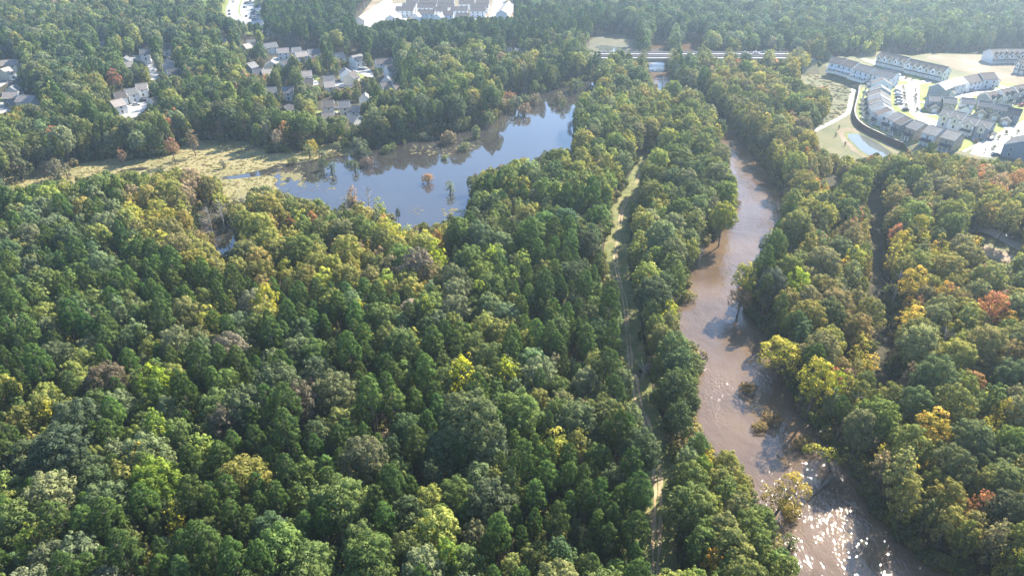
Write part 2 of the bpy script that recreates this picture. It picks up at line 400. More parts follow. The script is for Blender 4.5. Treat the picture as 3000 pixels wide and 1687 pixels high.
# marsh strip, track and the other ways through the wood
track = gd(6, [(420, 120), (330, 300), (250, 440), (240, 560), (215, 680), (215, 800), (260, 940), (280, 1060), (285, 1180), (300, 1300), (310, 1449)]) + \
    gd(7, [(330, 200), (350, 350), (400, 480), (445, 620), (470, 740), (478, 860), (480, 1000), (475, 1150), (465, 1300), (462, 1449), (462, 1700)])
track = chaikin(track, 2, False)
strip('track_verge', track, 9, .03, 'track_grass')
strip('dirt_track', track, lambda t: (1.3 if t < .5 else 2.0) + .4 * math.sin(t * 61) + .3 * math.sin(t * 143 + 1), .075, 'track_dirt')
strip('track_verge', track, lambda t: max(.1, .5 + .35 * math.sin(t * 77 + 2) + .2 * math.sin(t * 191)), .11, 'track_grass')
lines_out.append((track, 4.9))
openp(6, [(290, 345), (355, 325), (310, 430), (240, 465)]); openp(6, [(190, 575), (305, 560), (260, 620), (190, 650)]); openp(6, [(170, 770), (235, 765), (230, 830), (175, 850)])
openp(6, [(245, 985), (300, 985), (300, 1150), (262, 1150)]); openp(6, [(285, 1300), (325, 1300), (335, 1449), (300, 1449)])
openp(7, [(305, 80), (330, 80), (370, 360), (345, 370), (318, 210)]); openp(7, [(455, 800), (500, 800), (505, 1000), (510, 1240), (500, 1449), (445, 1449), (455, 1200), (450, 1000)])
openp(7, [(435, 610), (460, 620), (462, 690), (440, 690)])
slot = chaikin(gd(8, [(300, 60), (440, 120), (560, 200), (560, 330), (545, 460), (535, 600), (530, 720), (560, 850), (575, 1000), (580, 1150), (600, 1260), (570, 1360), (590, 1500)]), 2, False)
strip('service_track', slot, 3.0, .035, 'forest_floor')  # dark floor colour puts the deep shade of the slot into this strip
lines_out.append((slot, 3.6))
openp(8, [(260, 20), (300, 10), (330, 90), (270, 90)]); openp(8, [(505, 195), (580, 195), (560, 240), (515, 235)]); openp(8, [(520, 370), (540, 370), (545, 415), (520, 415)]); openp(8, [(535, 1310), (575, 1320), (570, 1370), (530, 1360)])
openp(8, [(530, 600), (580, 560), (600, 480), (620, 470), (560, 680), (530, 760), (510, 700)]); openp(8, [(565, 1150), (600, 1150), (615, 1290), (595, 1290)])
gravel = chaikin(gd(8, [(900, 380), (1010, 350), (1110, 345), (1190, 352), (1270, 375), (1340, 412), (1449, 470), (1600, 560)]), 2, False)
strip('gravel_road', gravel, 7, .05, 'concrete')
openp(8, [(1110, 335), (1190, 345), (1280, 368), (1449, 450), (1449, 500), (1330, 425), (1260, 390), (1180, 372), (1110, 360)])
flat('clearing', rough_edge(chaikin(gd(8, [(1120, 400), (1250, 390), (1449, 480), (1560, 600), (1449, 620), (1300, 560), (1180, 520), (1150, 450)]), 2), 3, .8, 12), .03, 'rough_grass')
flat('pale_ground', rough_edge(chaikin(gd(8, [(1170, 450), (1260, 462), (1320, 490), (1449, 540), (1449, 570), (1320, 560), (1180, 500)]), 2), 3, .8, 13), .055, 'bare_soil')
openp(8, [(1170, 460), (1280, 475), (1449, 545), (1380, 550), (1200, 490)])
openp(8, [(1180, 390), (1290, 400), (1300, 440), (1200, 425)])
for i, q in enumerate([[(860, 1100), (960, 1080), (1000, 1240), (900, 1300)], [(940, 1300), (1060, 1290), (1080, 1420), (960, 1440)], [(1150, 700), (1290, 690), (1300, 780), (1180, 800)]]):
    flat('swamp_pool', rough_edge(chaikin(gd(8, q), 2), 3, .8, 20 + i), .05, 'lake_water')

# ------------------------------------------------------------------ bridge, highway
BZ = 7.0
bx0, bx1 = at(15, 180, 372, BZ)[0], at(15, 2020, 345, BZ)[0]
by = [at(15, 700, v, BZ)[1] for v in (372, 346, 333, 308)]
br = empty('road_bridge', ((bx0 + bx1) / 2, by[0], 0))
setp(br, 'twin deck concrete road bridge crossing the muddy river far upstream', 'bridge')
def at_local(o, ob): ob.parent = o; ob.matrix_parent_inverse = o.matrix_world.inverted() if False else ob.matrix_parent_inverse; return ob
hx = (bx1 - bx0) / 2
for (ya, yb) in ((by[0], by[1]), (by[2], by[3])):
    l0, l1 = ya - by[0], yb - by[0]
    MB().box(-hx, hx, l0, l1, BZ - .45, BZ).build('deck', 'deck', br)
    MB().box(-hx, hx, l0 + .5, l0 + 1.1, BZ - 1.9, BZ - .46).box(-hx, hx, l1 - 1.1, l1 - .5, BZ - 1.9, BZ - .46).build('girder', 'pier', br)
    for yy in (l0 + .02, l1 - .32):
        MB().box(-hx, hx, yy, yy + .3, BZ + .002, BZ + .95).build('parapet', 'rail', br)
    for kx in range(int(2 * hx // 22) + 1):
        xx = -hx + 6 + kx * 22
        mb = MB().box(xx - .6, xx + .6, l0 + .3, l1 - .3, BZ - 2.6, BZ - 1.91)
        for q in (.2, .5, .8):
            c_ = l0 + (l1 - l0) * q
            mb.tube([(xx, c_, -1), (xx, c_, BZ - 2.61)], [.55, .55], 10)
        mb.build('pier', 'pier', br)
# approach embankments each side of the bridge
for nm, s_, x_ in (('road_embankment', -1, bx0), ('road_embankment', 1, bx1)):
    mb = MB(); y0, y1 = by[0] - 1, by[3] + 1
    e = x_ + s_ * (14 if s_ < 0 else 12); x_ += s_ * .3
    a, b = sorted((x_, e))
    mb.prism([(y0 - 12, -.5), (y1 + 12, -.5), (y1, BZ - .3), (y0, BZ - .3)], a, b, 0, axis='x')
    o = mb.build(nm, 'rough_grass'); o['kind'] = 'structure'
    for (ya, yb) in ((by[0], by[1]), (by[2], by[3])):
        flat('road', [(a, ya), (b, ya), (b, yb), (a, yb)], BZ - .02, 'deck', depth=.3)
# pale stretch of the road continuing west of the bridge
flat('west_road', rough_edge(chaikin(gd(3, [(440, 372), (560, 362), (660, 366), (640, 392), (470, 402)]), 2), 4, 1, 14), .04, 'concrete')
openp(3, [(465, 368), (640, 368), (635, 386), (460, 396)])
# highway at the top left
hl = chaikin(gd(16, [(800, -160), (745, 60), (680, 230), (690, 380), (800, 500), (980, 620), (1300, 760), (1900, 900)]), 2, False)
hr = chaikin(gd(16, [(1120, -160), (1080, 60), (1040, 230), (1080, 400), (1220, 530), (1500, 660), (1900, 760)]), 2, False)
strip('highway_verge', chaikin(gd(16, [(960, -160), (900, 60), (850, 230), (890, 400), (1020, 560), (1300, 700), (1900, 830)]), 2, False), 5, .05, 'lawn')
strip('highway_verge', hl, 9, .04, 'lawn', off=-10)
strip('highway_verge', hr, 9, .03, 'lawn', off=10.5)
strip('highway', hl, 11.5, .12, 'concrete', depth=.05)
strip('highway', hr, 12.5, .125, 'concrete', depth=.05)
flat('parking_lot', gd(16, [(1120, 260), (1180, 190), (1400, 120), (1420, 260), (1300, 330), (1400, 480), (1540, 600), (1380, 620), (1200, 520), (1120, 400)]), .14, 'concrete')
openp(16, [(640, -60), (1500, -60), (1500, 20), (1400, 170), (1370, 270), (1290, 340), (1420, 480), (1540, 590), (1400, 610), (1200, 570), (960, 540), (850, 510), (760, 510), (640, 400), (540, 400), (370, 240), (460, 240), (560, -60)])

# ------------------------------------------------------------------ right-hand subdivision: raised plateau
PZ = 3.0
wall_line = chaikin(gd(4, [(846, 484), (838, 560), (815, 640), (800, 700), (812, 760), (850, 812), (920, 860), (1040, 915), (1150, 965), (1250, 1005)], PZ), 2, False)
rest = gd(4, [(1400, 1035), (1560, 1060), (1760, 1105), (1900, 1145), (2140, 1185), (2362, 1190), (2900, 1180), (3300, 500), (3300, 180), (2362, 160), (2000, 190), (1500, 178), (1380, 195), (1330, 205), (1010, 160), (780, 205), (560, 215), (530, 292), (600, 330), (700, 372), (960, 440), (850, 470)], PZ)
plat = wall_line + rest
flat('plateau', plat, PZ, 'rough_grass')
nW = len(wall_line)
mb = MB()
n = len(plat)
cx_ = sum(p[0] for p in plat) / n; cy_ = sum(p[1] for p in plat) / n
outer = []
for i in range(n):
    a, b = plat[i - 1], plat[(i + 1) % n]
    dx, dy = b[0] - a[0], b[1] - a[1]; l = math.hypot(dx, dy)
    w = .2 if i < nW else 9
    outer.append((plat[i][0] - dy / l * -w * 1, plat[i][1] + dx / l * -w))
area = sum(plat[i][0] * plat[(i + 1) % n][1] - plat[(i + 1) % n][0] * plat[i][1] for i in range(n))
if area < 0:
    outer = [(2 * p[0] - o[0], 2 * p[1] - o[1]) for p, o in zip(plat, outer)]
v = [(*p, PZ) for p in plat] + [(*o, -.2) for o in outer]
f = [(i, (i + 1) % n, (i + 1) % n + n, i + n) for i in range(n)]
link('plateau_slope', mesh_from('plateau_slope', v, f), None, 'rough_grass')['kind'] = 'structure'
# retaining wall: courses of blocks under a capping, railing on top
rw = empty('retaining_wall', (*wall_line[nW // 2], 0)); setp(rw, 'curved dark brown block retaining wall between the lawns and the pond', 'retaining wall')
rwx, rwy = wall_line[nW // 2]
wl = [(p[0] - rwx, p[1] - rwy) for p in wall_line]
sgn = 1 if area < 0 else -1
for c_ in range(6):
    o_ = (.95 - c_ * .12) * sgn
    strip('block_course', wl, .5, .52 * (c_ + 1), 'block_wall', parent=rw, depth=.50, off=o_)
strip('capping', wl, .7, PZ + .28, 'wall_tan', parent=rw, depth=.15, off=.1 * sgn)
mb = MB()
for i in range(0, len(wl) - 1, 2):
    mb.box(wl[i][0] - .05, wl[i][0] + .05, wl[i][1] - .05, wl[i][1] + .05, PZ + .28, PZ + 1.3)
mb.build('rail_post', 'metal_rail', rw)
strip('rail', wl, .06, PZ + 1.3, 'metal_rail', parent=rw, depth=.06)

def pl(k, pts, z=PZ): return gd(k, pts, z)
# lawns
flat('lawn', chaikin(pl(4, [(860, 490), (975, 480), (1190, 430), (1300, 700), (1500, 820), (1900, 1000), (1940, 1020), (1790, 1092), (1560, 1050), (1280, 1000), (1050, 905), (920, 850), (850, 800), (822, 740), (830, 640)]), 1), PZ + .03, 'lawn')
flat('lawn', chaikin(pl(4, [(1400, 420), (2000, 380), (2362, 480), (2500, 560), (2500, 800), (2362, 830), (2100, 990), (1900, 960), (1600, 830), (1420, 740), (1380, 600)]), 1), PZ + .035, 'lawn')
flat('lawn', pl(4, [(870, 245), (1000, 240), (1560, 400), (1380, 440), (1200, 360)]), PZ + .03, 'lawn')
flat('lawn', pl(4, [(1180, 440), (1300, 430), (1270, 470), (1190, 490)]), PZ + .06, 'lawn')
flat('building_site', rough_edge(chaikin(pl(4, [(1380, 200), (2000, 190), (2362, 240), (2600, 320), (2600, 480), (2362, 480), (2140, 440), (1800, 350), (1700, 330), (1680, 300)]), 2), 4, 1.5, 30), PZ + .04, 'bare_soil')
# roads and pavements
flat('road', chaikin(pl(4, [(1260, 470), (1330, 455), (1400, 470), (1385, 560), (1385, 680), (1420, 745), (1500, 800), (1620, 850), (1600, 900), (1450, 850), (1340, 760), (1290, 700), (1262, 600)]), 1), PZ + .05, 'asphalt')
flat('driveways', pl(4, [(1175, 480), (1262, 470), (1275, 600), (1300, 700), (1230, 700), (1175, 640)]), PZ + .16, 'concrete', depth=.12)
flat('road', pl(4, [(850, 228), (900, 228), (1560, 395), (1590, 440), (1400, 462), (1260, 462), (1180, 400), (1130, 350)]), PZ + .048, 'asphalt')
flat('driveways', pl(4, [(980, 232), (1060, 240), (1640, 392), (1540, 412), (1280, 345), (1000, 262)]), PZ + .17, 'concrete', depth=.13)
flat('lawn', pl(4, [(1215, 345), (1300, 350), (1520, 405), (1400, 432), (1280, 400)]), PZ + .2, 'lawn')
flat('road', chaikin(pl(4, [(2500, 720), (2362, 815), (2120, 930), (1820, 1090), (2000, 1142), (2140, 1130), (2362, 950), (2600, 800)]), 1), PZ + .055, 'asphalt')
flat('road', pl(4, [(1730, 480), (1900, 455), (2362, 560), (2500, 600), (2500, 690), (2362, 655), (2100, 640), (1900, 560), (1740, 560)]), PZ + .05, 'asphalt')
flat('pavement', pl(4, [(1380, 480), (1402, 480), (1395, 640), (1420, 735), (1600, 738), (1600, 752), (1420, 752), (1385, 700), (1372, 560)]), PZ + .17, 'concrete', depth=.12)
flat('pavement', pl(4, [(1395, 625), (1500, 635), (1500, 645), (1395, 638)]), PZ + .172, 'concrete', depth=.12)
flat('pavement', pl(4, [(1440, 755), (1590, 815), (1575, 822), (1420, 765)]), PZ + .17, 'concrete', depth=.12)
flat('pavement', pl(4, [(1790, 1082), (2210, 870), (2362, 800), (2362, 812), (2215, 885), (1815, 1092)]), PZ + .17, 'concrete', depth=.12)
for q in ([(1720, 560), (1900, 560), (1890, 590), (1730, 590)], [(1870, 740), (1930, 730), (1960, 770), (1900, 780)], [(2010, 770), (2060, 765), (2090, 800), (2040, 810)], [(2130, 800), (2200, 790), (2260, 880), (2200, 900)], [(1520, 700), (1560, 695), (1570, 735), (1530, 740)], [(1640, 690), (1690, 685), (1700, 720), (1650, 720)],
          [(1860, 930), (1920, 950), (1960, 1010), (1890, 990)], [(2120, 470), (2362, 520), (2362, 560), (2160, 520)]):
    flat('driveway', pl(4, q), PZ + .18, 'concrete', depth=.12)
# footpath on the low side of the wall
fp = chaikin(gd(4, [(960, 478), (860, 475), (800, 478), (785, 520), (765, 600), (750, 690), (735, 735), (640, 790), (430, 895), (330, 950)], 0), 2, False)
# bank: rough meadow outside the wall
flat('meadow', rough_edge(chaikin(gd(4, [(300, 330), (540, 290), (640, 350), (960, 450), (860, 500), (830, 640), (800, 760), (900, 880), (1250, 1030), (1600, 1080), (2000, 1160), (1500, 1200), (900, 1220), (560, 1120), (400, 960), (480, 850), (560, 700), (560, 560), (300, 470)]), 2), 4, 1, 31), .03, 'rough_grass')
strip('footpath', fp, 2.6, .16, 'concrete', depth=.13)
pond_px = [(735, 925), (800, 918), (880, 935), (1000, 995), (1090, 1060), (1160, 1110), (1180, 1150), (1080, 1160), (930, 1120), (860, 1080), (790, 1010), (740, 960)]
pc = gd(4, pond_px)
pcx = sum(p[0] for p in pc) / len(pc); pcy = sum(p[1] for p in pc) / len(pc)
pond = chaikin(pc, 2)
flat('pond_bank', rough_edge(chaikin([(pcx + (x - pcx) * 1.62, pcy + (y - pcy) * 1.5) for x, y in pc], 2), 4, 1.2, 33), .06, 'bare_soil')
flat('pond_margin', [(pcx + (x - pcx) * 1.24, pcy + (y - pcy) * 1.2) for x, y in pond], .09, 'track_grass')
flat('pond', pond, .12, 'pond_water')
openp(4, [(540, 290), (600, 250), (560, 215), (740, 225), (860, 240), (980, 240), (1010, 160), (1330, 200), (1500, 185), (2000, 195), (2030, 140), (2362, 135), (2600, 130), (2600, 1130), (2362, 1125), (2250, 1165), (2130, 1140), (1900, 1140), (1550, 1075), (1450, 1050), (1300, 1070), (1200, 1110), (1150, 1100), (1060, 1110), (1000, 1100), (940, 1115), (900, 1130), (700, 1120), (640, 1080), (570, 1050), (520, 1040), (460, 960), (430, 890), (500, 820), (560, 700), (600, 560), (600, 480), (430, 480), (290, 400), (300, 360), (400, 330)])

# ------------------------------------------------------------------ houses
def win_mesh():
    mb = MB()
    mb.box(-.62, .62, -.07, 0, -.85, .85, 0)
    mb.box(-.5, .5, -.11, -.071, .03, .74, 1).box(-.5, .5, -.11, -.071, -.74, -.03, 1)
    me = mb.me('window'); me.materials.append(M['trim']); me.materials.append(M['glass'])
    return me
WIN = win_mesh()
_mb = MB().box(-1.25, 1.25, -.08, 0, 0, 2.2, 0)
for _k in range(4): _mb.box(-1.15, 1.15, -.11, -.081, .06 + _k * .53, .53 + _k * .53, 0)
GAR = _mb.me('garage_door'); GAR.materials.append(M['garage'])
DOOR = MB().box(-.5, .5, -.08, 0, 0, 2.1, 0).box(-.38, .38, -.11, -.081, 1.1, 1.9, 0).me('door'); DOOR.materials.append(M['door_dark'])
def place(me, name, parent, x, y, z, rz):
    o = bpy.data.objects.new(name, me); C.objects.link(o); o.parent = parent
    o.location = (x, y, z); o.rotation_euler = (0, 0, rz)
    return o
def gable_roof(mb, W, D, ez, rz, ov=.45, th=.22, cx=0, cy=0):
    """ridge along y"""
    sl = (rz - ez) / (W / 2); e = W / 2 + ov; z_e = ez - sl * ov
    prof = [(cx - e, z_e), (cx, rz), (cx + e, z_e), (cx + e, z_e + th), (cx, rz + th), (cx - e, z_e + th)]
    mb.prism(prof, cy - D / 2 - ov, cy + D / 2 + ov)
def house(pos, W, D, rz, wall, roof, label, ez=5.6, rise=2.8, porch=None, garage=False, front=True, wins=True, cross=0, cat='house', group=None, name='house', z0=0.0, porch_side=-1, units=1, fence=False, hip=False):
    """W across (local x), D along the ridge (local y); local -x and -y faces look towards the photo's camera after rotation"""
    h = empty(name, (pos[0], pos[1], z0), rz); setp(h, label, cat, group)
    rg = ez + rise; hw, hd = W / 2, D / 2
    MB().prism([(-hw, -.4), (hw, -.4), (hw, ez), (0, rg - .05), (-hw, ez)], -hd, hd).build('wall', wall, h)
    mb = MB(); gable_roof(mb, W, D, ez + .02, rg, .3)
    rf = mb.build('roof', roof, h)
    # ridge cap and bargeboards
    MB().box(-.12, .12, -hd - .3, hd + .3, rg + .2, rg + .3).build('ridge_cap', roof, rf)
    sl = rise / hw; e = hw + .3; ze = ez - sl * .3
    for s in (-1, 1):
        y = s * (hd + .3)
        MB().prism([(-e, ze - .05), (0, rg - .05), (e, ze - .05), (e, ze + .24), (0, rg + .26), (-e, ze + .24)], *sorted((y, y + s * .06))).build('bargeboard', 'trim', rf)
    if wins:
        nf = max(1, int(D // 3.8)); ns = 2 if W > 6 else 1
        zs = (1.6, 4.2) if ez > 4.5 else (1.6,)
        for z in zs:
            for i in range(nf):
                y = -hd + D * (i + .5) / nf
                if not (porch == 'w' and z < 3 and abs(y) < 3): place(WIN, 'window', h, -hw, y, z, -PI / 2)
            for i in range(ns):
                x = -hw + W * (i + .5) / ns
                place(WIN, 'window', h, x, -hd, z, 0)
    if porch:
        # covered porch on the -x (w) or -y (s) face
        pw, pd = min(4.6, (D if porch == 'w' else W) - 1.5), 2.6
        r = -PI / 2 if porch == 'w' else 0
        off = (-hw, 0) if porch == 'w' else (0, -hd)
        p = MB().add([(-pw / 2 - .3, -pd - .3, 2.55), (pw / 2 + .3, -pd - .3, 2.55), (pw / 2 + .3, -.01, 3.3), (-pw / 2 - .3, -.01, 3.3), (-pw / 2 - .3, -pd - .3, 2.4), (pw / 2 + .3, -pd - .3, 2.4), (pw / 2 + .3, -.01, 3.1), (-pw / 2 - .3, -.01, 3.1)],
                 [(0, 1, 2, 3), (7, 6, 5, 4), (0, 4, 5, 1), (1, 5, 6, 2), (3, 7, 4, 0)])
        mb = MB(); mb.add([(-pw / 2 - .3, -pd - .3, 2.55), (pw / 2 + .3, -pd - .3, 2.55), (pw / 2 + .3, -.01, 3.3), (-pw / 2 - .3, -.01, 3.3), (-pw / 2 - .3, -pd - .3, 2.4), (pw / 2 + .3, -pd - .3, 2.4), (pw / 2 + .3, -.01, 3.1), (-pw / 2 - .3, -.01, 3.1)],
                          [(0, 1, 2, 3), (7, 6, 5, 4), (0, 4, 5, 1), (1, 5, 6, 2), (3, 7, 4, 0)])
        o = mb.build('porch_roof', 'roof_dark', h); o.location = (*off, 0); o.rotation_euler[2] = r
        o = MB().box(-pw / 2, pw / 2, -pd, -.01, -.2, .2).build('porch_floor', 'concrete', h); o.location = (*off, 0); o.rotation_euler[2] = r
        pm = MB().box(-.15, .15, -.15, .15, .21, 2.42).me('porch_post'); pm.materials.append(M['trim'])
        for q in (-1, 0, 1):
            lx, ly = q * (pw / 2 - .2), -pd + .2
            c, s = math.cos(r), math.sin(r)
            place(pm, 'porch_post', h, off[0] + lx * c - ly * s, off[1] + lx * s + ly * c, 0, r)
        o = MB().box(-pw / 2 - .2, pw / 2 + .2, -pd - .1, -pd + .12, 2.2, 2.41).build('porch_beam', 'trim', h); o.location = (*off, 0); o.rotation_euler[2] = r
    if cross:
        # street gables facing -x, one per unit
        for i in range(cross):
            y = -hd + D * (i + .5) / cross; gw = D / cross * .55
            mb = MB(); mb.prism([(y - gw / 2, ez - 2.6), (y + gw / 2, ez - 2.6), (y + gw / 2, ez + .35), (y, ez + 1.75), (y - gw / 2, ez + .35)], -hw - .55, -hw + 1.6, 0, axis='x')
            g_ = mb.build('front_gable', 'wall_white' if i % 2 else 'wall_cream', h)
            e2 = gw / 2 + .25
            mb = MB(); mb.prism([(y - e2, ez + .2), (y, ez + 1.8), (y + e2, ez + .2), (y + e2, ez + .38), (y, ez + 2.0), (y - e2, ez + .38)], -hw - .8, -hw + 1.7, 0, axis='x')
            mb.build('gable_roof', roof, g_)
            place(WIN, 'window', h, -hw - .56, y, ez - .9, -PI / 2)
            if garage: place(GAR, 'garage_door', h, -hw - .01, y, .05, -PI / 2)
        if garage: MB().box(-hw - 1.2, -hw - .01, -hd, hd, 2.45, 2.7).build('awning', 'awning', h)
    elif garage:
        place(GAR, 'garage_door', h, 0, -hd, .05, 0)
    keepout.append((pos[0], pos[1], max(W, D) * .5 + 2.5))
    return h
# orientation: ridge runs at the given world angle (0 = along +X)
def rr(a): return RAD(a - 90)
A = 'detached houses with rear porches in the row above the pond wall'
rowA = [((9, 1020, 1065), 'wall_tan', 'roof_grey', 'last house of the pond-side row, brown walls and white porch posts, nearest the road corner', -63),
        ((9, 800, 1010), 'wall_light', 'roof_grey', 'grey roofed house second from the road corner in the pond-side row, with pale side wall', -63),
        ((9, 600, 950), 'wall_tan', 'roof_grey', 'house with tan brick side wall third from the road corner in the pond-side row', -63),
        ((9, 455, 900), 'wall_grey', 'roof_brown', 'dark grey house with screened porch in the middle of the pond-side row', -65),
        ((9, 370, 850), 'wall_white', 'roof_grey', 'white walled house with dark roof at the middle of the pond-side row', -66),
        ((9, 225, 795), 'wall_light', 'roof_brown', 'pale house with light gable wall where the pond-side row bends', -70),
        ((9, 150, 735), 'wall_light', 'roof_grey', 'house with grey metal-looking roof just above the bend of the pond-side row', -76)]
UV_A = 58
for i, (q, w_, r_, lb, a_) in enumerate(rowA):
    x, y = at(*q, PZ + 8)
    house((x, y), 8.2, 13.5, RAD(38), w_, r_, lb, porch=None, z0=PZ, group=A) if False else house((x, y), 12.0, [6.2, 6.4, 5.4, 5.2, 5.6, 6.2, 6.6][i], RAD([38, 34, 26, 14, 10, -2, -12][i]), w_, r_, lb, porch='w', z0=PZ, group=A)
upA = [((9, 130, 672), 'fifth'), ((9, 120, 620), 'fourth'), ((9, 115, 575), 'third'), ((9, 130, 515), 'second'), ((9, 150, 430), 'topmost')]
for i, (q, nm) in enumerate(upA):
    x, y = at(*q, PZ + 8)
    house((x, y), 11.5, 5.9, RAD(-18), ['wall_grey', 'wall_light', 'wall_tan', 'wall_blue', 'wall_light'][i], 'roof_grey' if i % 2 else 'roof_brown', '%s of the tightly stacked gabled houses along the upper west side of the curved street' % nm, porch='w', z0=PZ, group='stacked houses along the curved street')
def tblock(k, u0, v0, u1, v1, n, depth, wall, roof, label, garage, group, z0=PZ, cross=True, ez=5.8, cat='townhouse', front=None):
    """a terrace whose ridge runs between two surveyed ridge ends"""
    a = at(k, u0, v0, z0 + ez + 2.8); b = at(k, u1, v1, z0 + ez + 2.8)
    ang = math.atan2(b[1] - a[1], b[0] - a[0]); L_ = math.hypot(b[0] - a[0], b[1] - a[1])
    # local y along the ridge; the fronts (-x) face the camera
    rz = ang - PI / 2
    nx, ny = -math.cos(rz), -math.sin(rz)
    mx, my = (a[0] + b[0]) / 2, (a[1] + b[1]) / 2
    if nx * -mx + ny * -my < 0: rz += PI
    return house((mx, my), depth, L_, rz, wall, roof, label, ez=ez, garage=garage, cross=n if cross else 0, z0=z0, cat=cat, group=group, name='townhouse_block')
TG = 'townhouse terraces at the north end of the subdivision'
tblock(9, 140, 90, 480, 165, 5, 8.5, 'wall_light', 'roof_brown', 'northern white gabled townhouse terrace of five garages at the top of the subdivision', True, TG)
tblock(9, 490, 180, 950, 280, 6, 8.5, 'wall_light', 'roof_brown', 'longer grey and white townhouse terrace of six garages with grey end wall', True, TG)
BG = 'low terraces with fenced patios at the meadow edge'
bb = [((10, 160, 155), (10, 330, 180), 'first'), ((10, 345, 190), (10, 480, 225), 'second'), ((10, 490, 240), (10, 680, 290), 'third'), ((10, 700, 300), (10, 950, 350), 'fourth')]
for a, b, nm in bb:
    t = tblock(10, a[1], a[2], b[1], b[2], 3, 9.5, 'wall_light', 'roof_grey' if nm in ('third', 'fourth') else 'roof_brown', '%s townhouse terrace from the wood, with patio pergolas and white fences facing the meadow' % nm, False, BG, cross=False)
    W_, D_ = 9.5, (t.children[0].dimensions.y if False else 0)
    L_ = math.dist(at(*a, PZ + 8.6), at(*b, PZ + 8.6))
    MB().box(-8.9, -8.8, -L_ / 2, L_ / 2, 0, 1.5).build('patio_fence', 'trim', t)
    for i in range(3):
        y = -L_ / 2 + L_ * (i + .5) / 3
        MB().box(-8.8, -4.8, y - L_ / 6 + .1, y - L_ / 6 + .2, 0, 1.5).build('patio_fence', 'trim', t)
        mb = MB()
        for xx in (-7.4, -5.0):
            for yy in (y - 1.3, y + 1.3): mb.box(xx - .12, xx + .12, yy - .12, yy + .12, 0, 2.7)
        mb.box(-7.6, -4.9, y - 1.5, y + 1.5, 2.71, 2.9)
        mb.build('pergola', 'trim', t)
EG = 'terrace blocks east of the curved street'
tblock(9, 1130, 400, 1330, 360, 2, 9.5, 'wall_white', 'roof_brown', 'big pale end-gabled block beside the bare building site', False, EG, cross=False, ez=5.2)
tblock(9, 1330, 355, 1500, 345, 2, 9.5, 'wall_light', 'roof_brown', 'rear block with brown roof at the edge of the bare building site', False, EG, cross=False)
tblock(9, 830, 480, 960, 430, 2, 9.5, 'wall_grey', 'roof_tan_glare', 'dark grey gabled house with three white upper windows facing the lower lawns', False, EG, cross=False)
tblock(9, 960, 430, 1090, 400, 2, 9.5, 'wall_light', 'roof_tan_glare', 'tan roofed block between the dark gabled house and the pale block', False, EG, cross=False)
GG = 'small gabled garages among the houses'
def small(q, W_, D_, rz, wall, roof, label, group=None, ez=2.7, rise=1.6, garage=True, cat='garage', name='garage_building'):
    x, y = at(*q, PZ + ez + rise)
    return house((x, y), W_, D_, rz, wall, roof, label, ez=ez, rise=rise, garage=garage, wins=False, z0=PZ, cat=cat, group=group, name=name)
for q, lb in (((9, 1320, 440), 'low garage wing with brown roof in front of the big pale block'), ((9, 1430, 425), 'middle garage wing in front of the rear block by the building site'), ((9, 1530, 410), 'end garage wing nearest the bare building site'),
              ((9, 1060, 500), 'brown roofed garage behind the dark gabled house'), ((9, 985, 550), 'grey roofed garage beside the dark gabled house'), ((9, 1390, 590), 'garage at the west end of the porch-fronted row')):
    small(q, 5.2, 5.6, RAD(-35), 'wall_light', 'roof_brown', lb, GG)
# middle row: house behind, garage in front of it
for i, (hq, gq, nm) in enumerate([((9, 790, 625), (9, 775, 725), 'first'), ((9, 970, 650), (9, 955, 730), 'second'), ((9, 1190, 655), (9, 1155, 745), 'third'), ((9, 1405, 690), (9, 1355, 785), 'fourth'), ((9, 1600, 735), (9, 1530, 815), 'fifth'), ((9, 1760, 780), (9, 1665, 875), 'sixth')]):
    x, y = at(*hq, PZ + 7.8)
    a_ = RAD(-8 - i * 6)
    house((x, y), 6.8, 6.4, a_ + PI / 2, ['wall_grey', 'wall_tan', 'wall_white', 'wall_tan', 'wall_grey', 'wall_grey'][i], 'roof_dark' if i == 5 else 'roof_grey', '%s house from the curved street in the row with garages set in front' % nm, ez=5.4, rise=2.4, z0=PZ, group='houses with separate front garages')
    small(gq, 4.8, 4.8, a_, 'wall_white' if i == 2 else 'wall_tan', 'roof_brown', 'gabled garage standing in front of the %s house of the middle row' % nm, 'garages in front of the middle row')
for i, (q, w_, lb) in enumerate([((9, 970, 800), 'wall_light', 'pale grey gabled house at the west end of the lower front row'), ((9, 1095, 830), 'wall_white', 'white house with front gable and five small upper windows in the lower front row'), ((9, 1250, 890), 'wall_white', 'white twin gabled house third along the lower front row'), ((9, 1420, 930), 'wall_grey', 'grey two-gabled house with white porch columns at the east end of the lower front row')]):
    x, y = at(*q, PZ + 8.2)
    house((x, y), 10.0, 6.0, RAD(42), w_, 'roof_grey', lb, porch='s' if i != 2 else 'w', cross=1, z0=PZ, group='front row facing the lower street')
for i, (q, nm) in enumerate([((9, 1470, 580), 'west'), ((9, 1640, 540), 'middle'), ((9, 1800, 500), 'east')]):
    x, y = at(*q, PZ + 8.4)
    house((x, y), 8.5, 9.5, RAD(25 + 90), ['wall_grey', 'wall_light', 'wall_grey'][i], 'roof_brown', '%s block of the porch-fronted row along the eastern street' % nm, porch='w', cross=2, z0=PZ, group='porch-fronted row')
tblock(9, 1450, 65, 1640, 60, 3, 11, 'wall_light', 'roof_brown', 'pale terrace at the top right beyond the bare site, left half', True, 'terraces beyond the bare site')
tblock(9, 1650, 60, 1900, 60, 4, 11, 'wall_light', 'roof_brown', 'pale terrace at the top right edge beyond the bare site', True, 'terraces beyond the bare site')
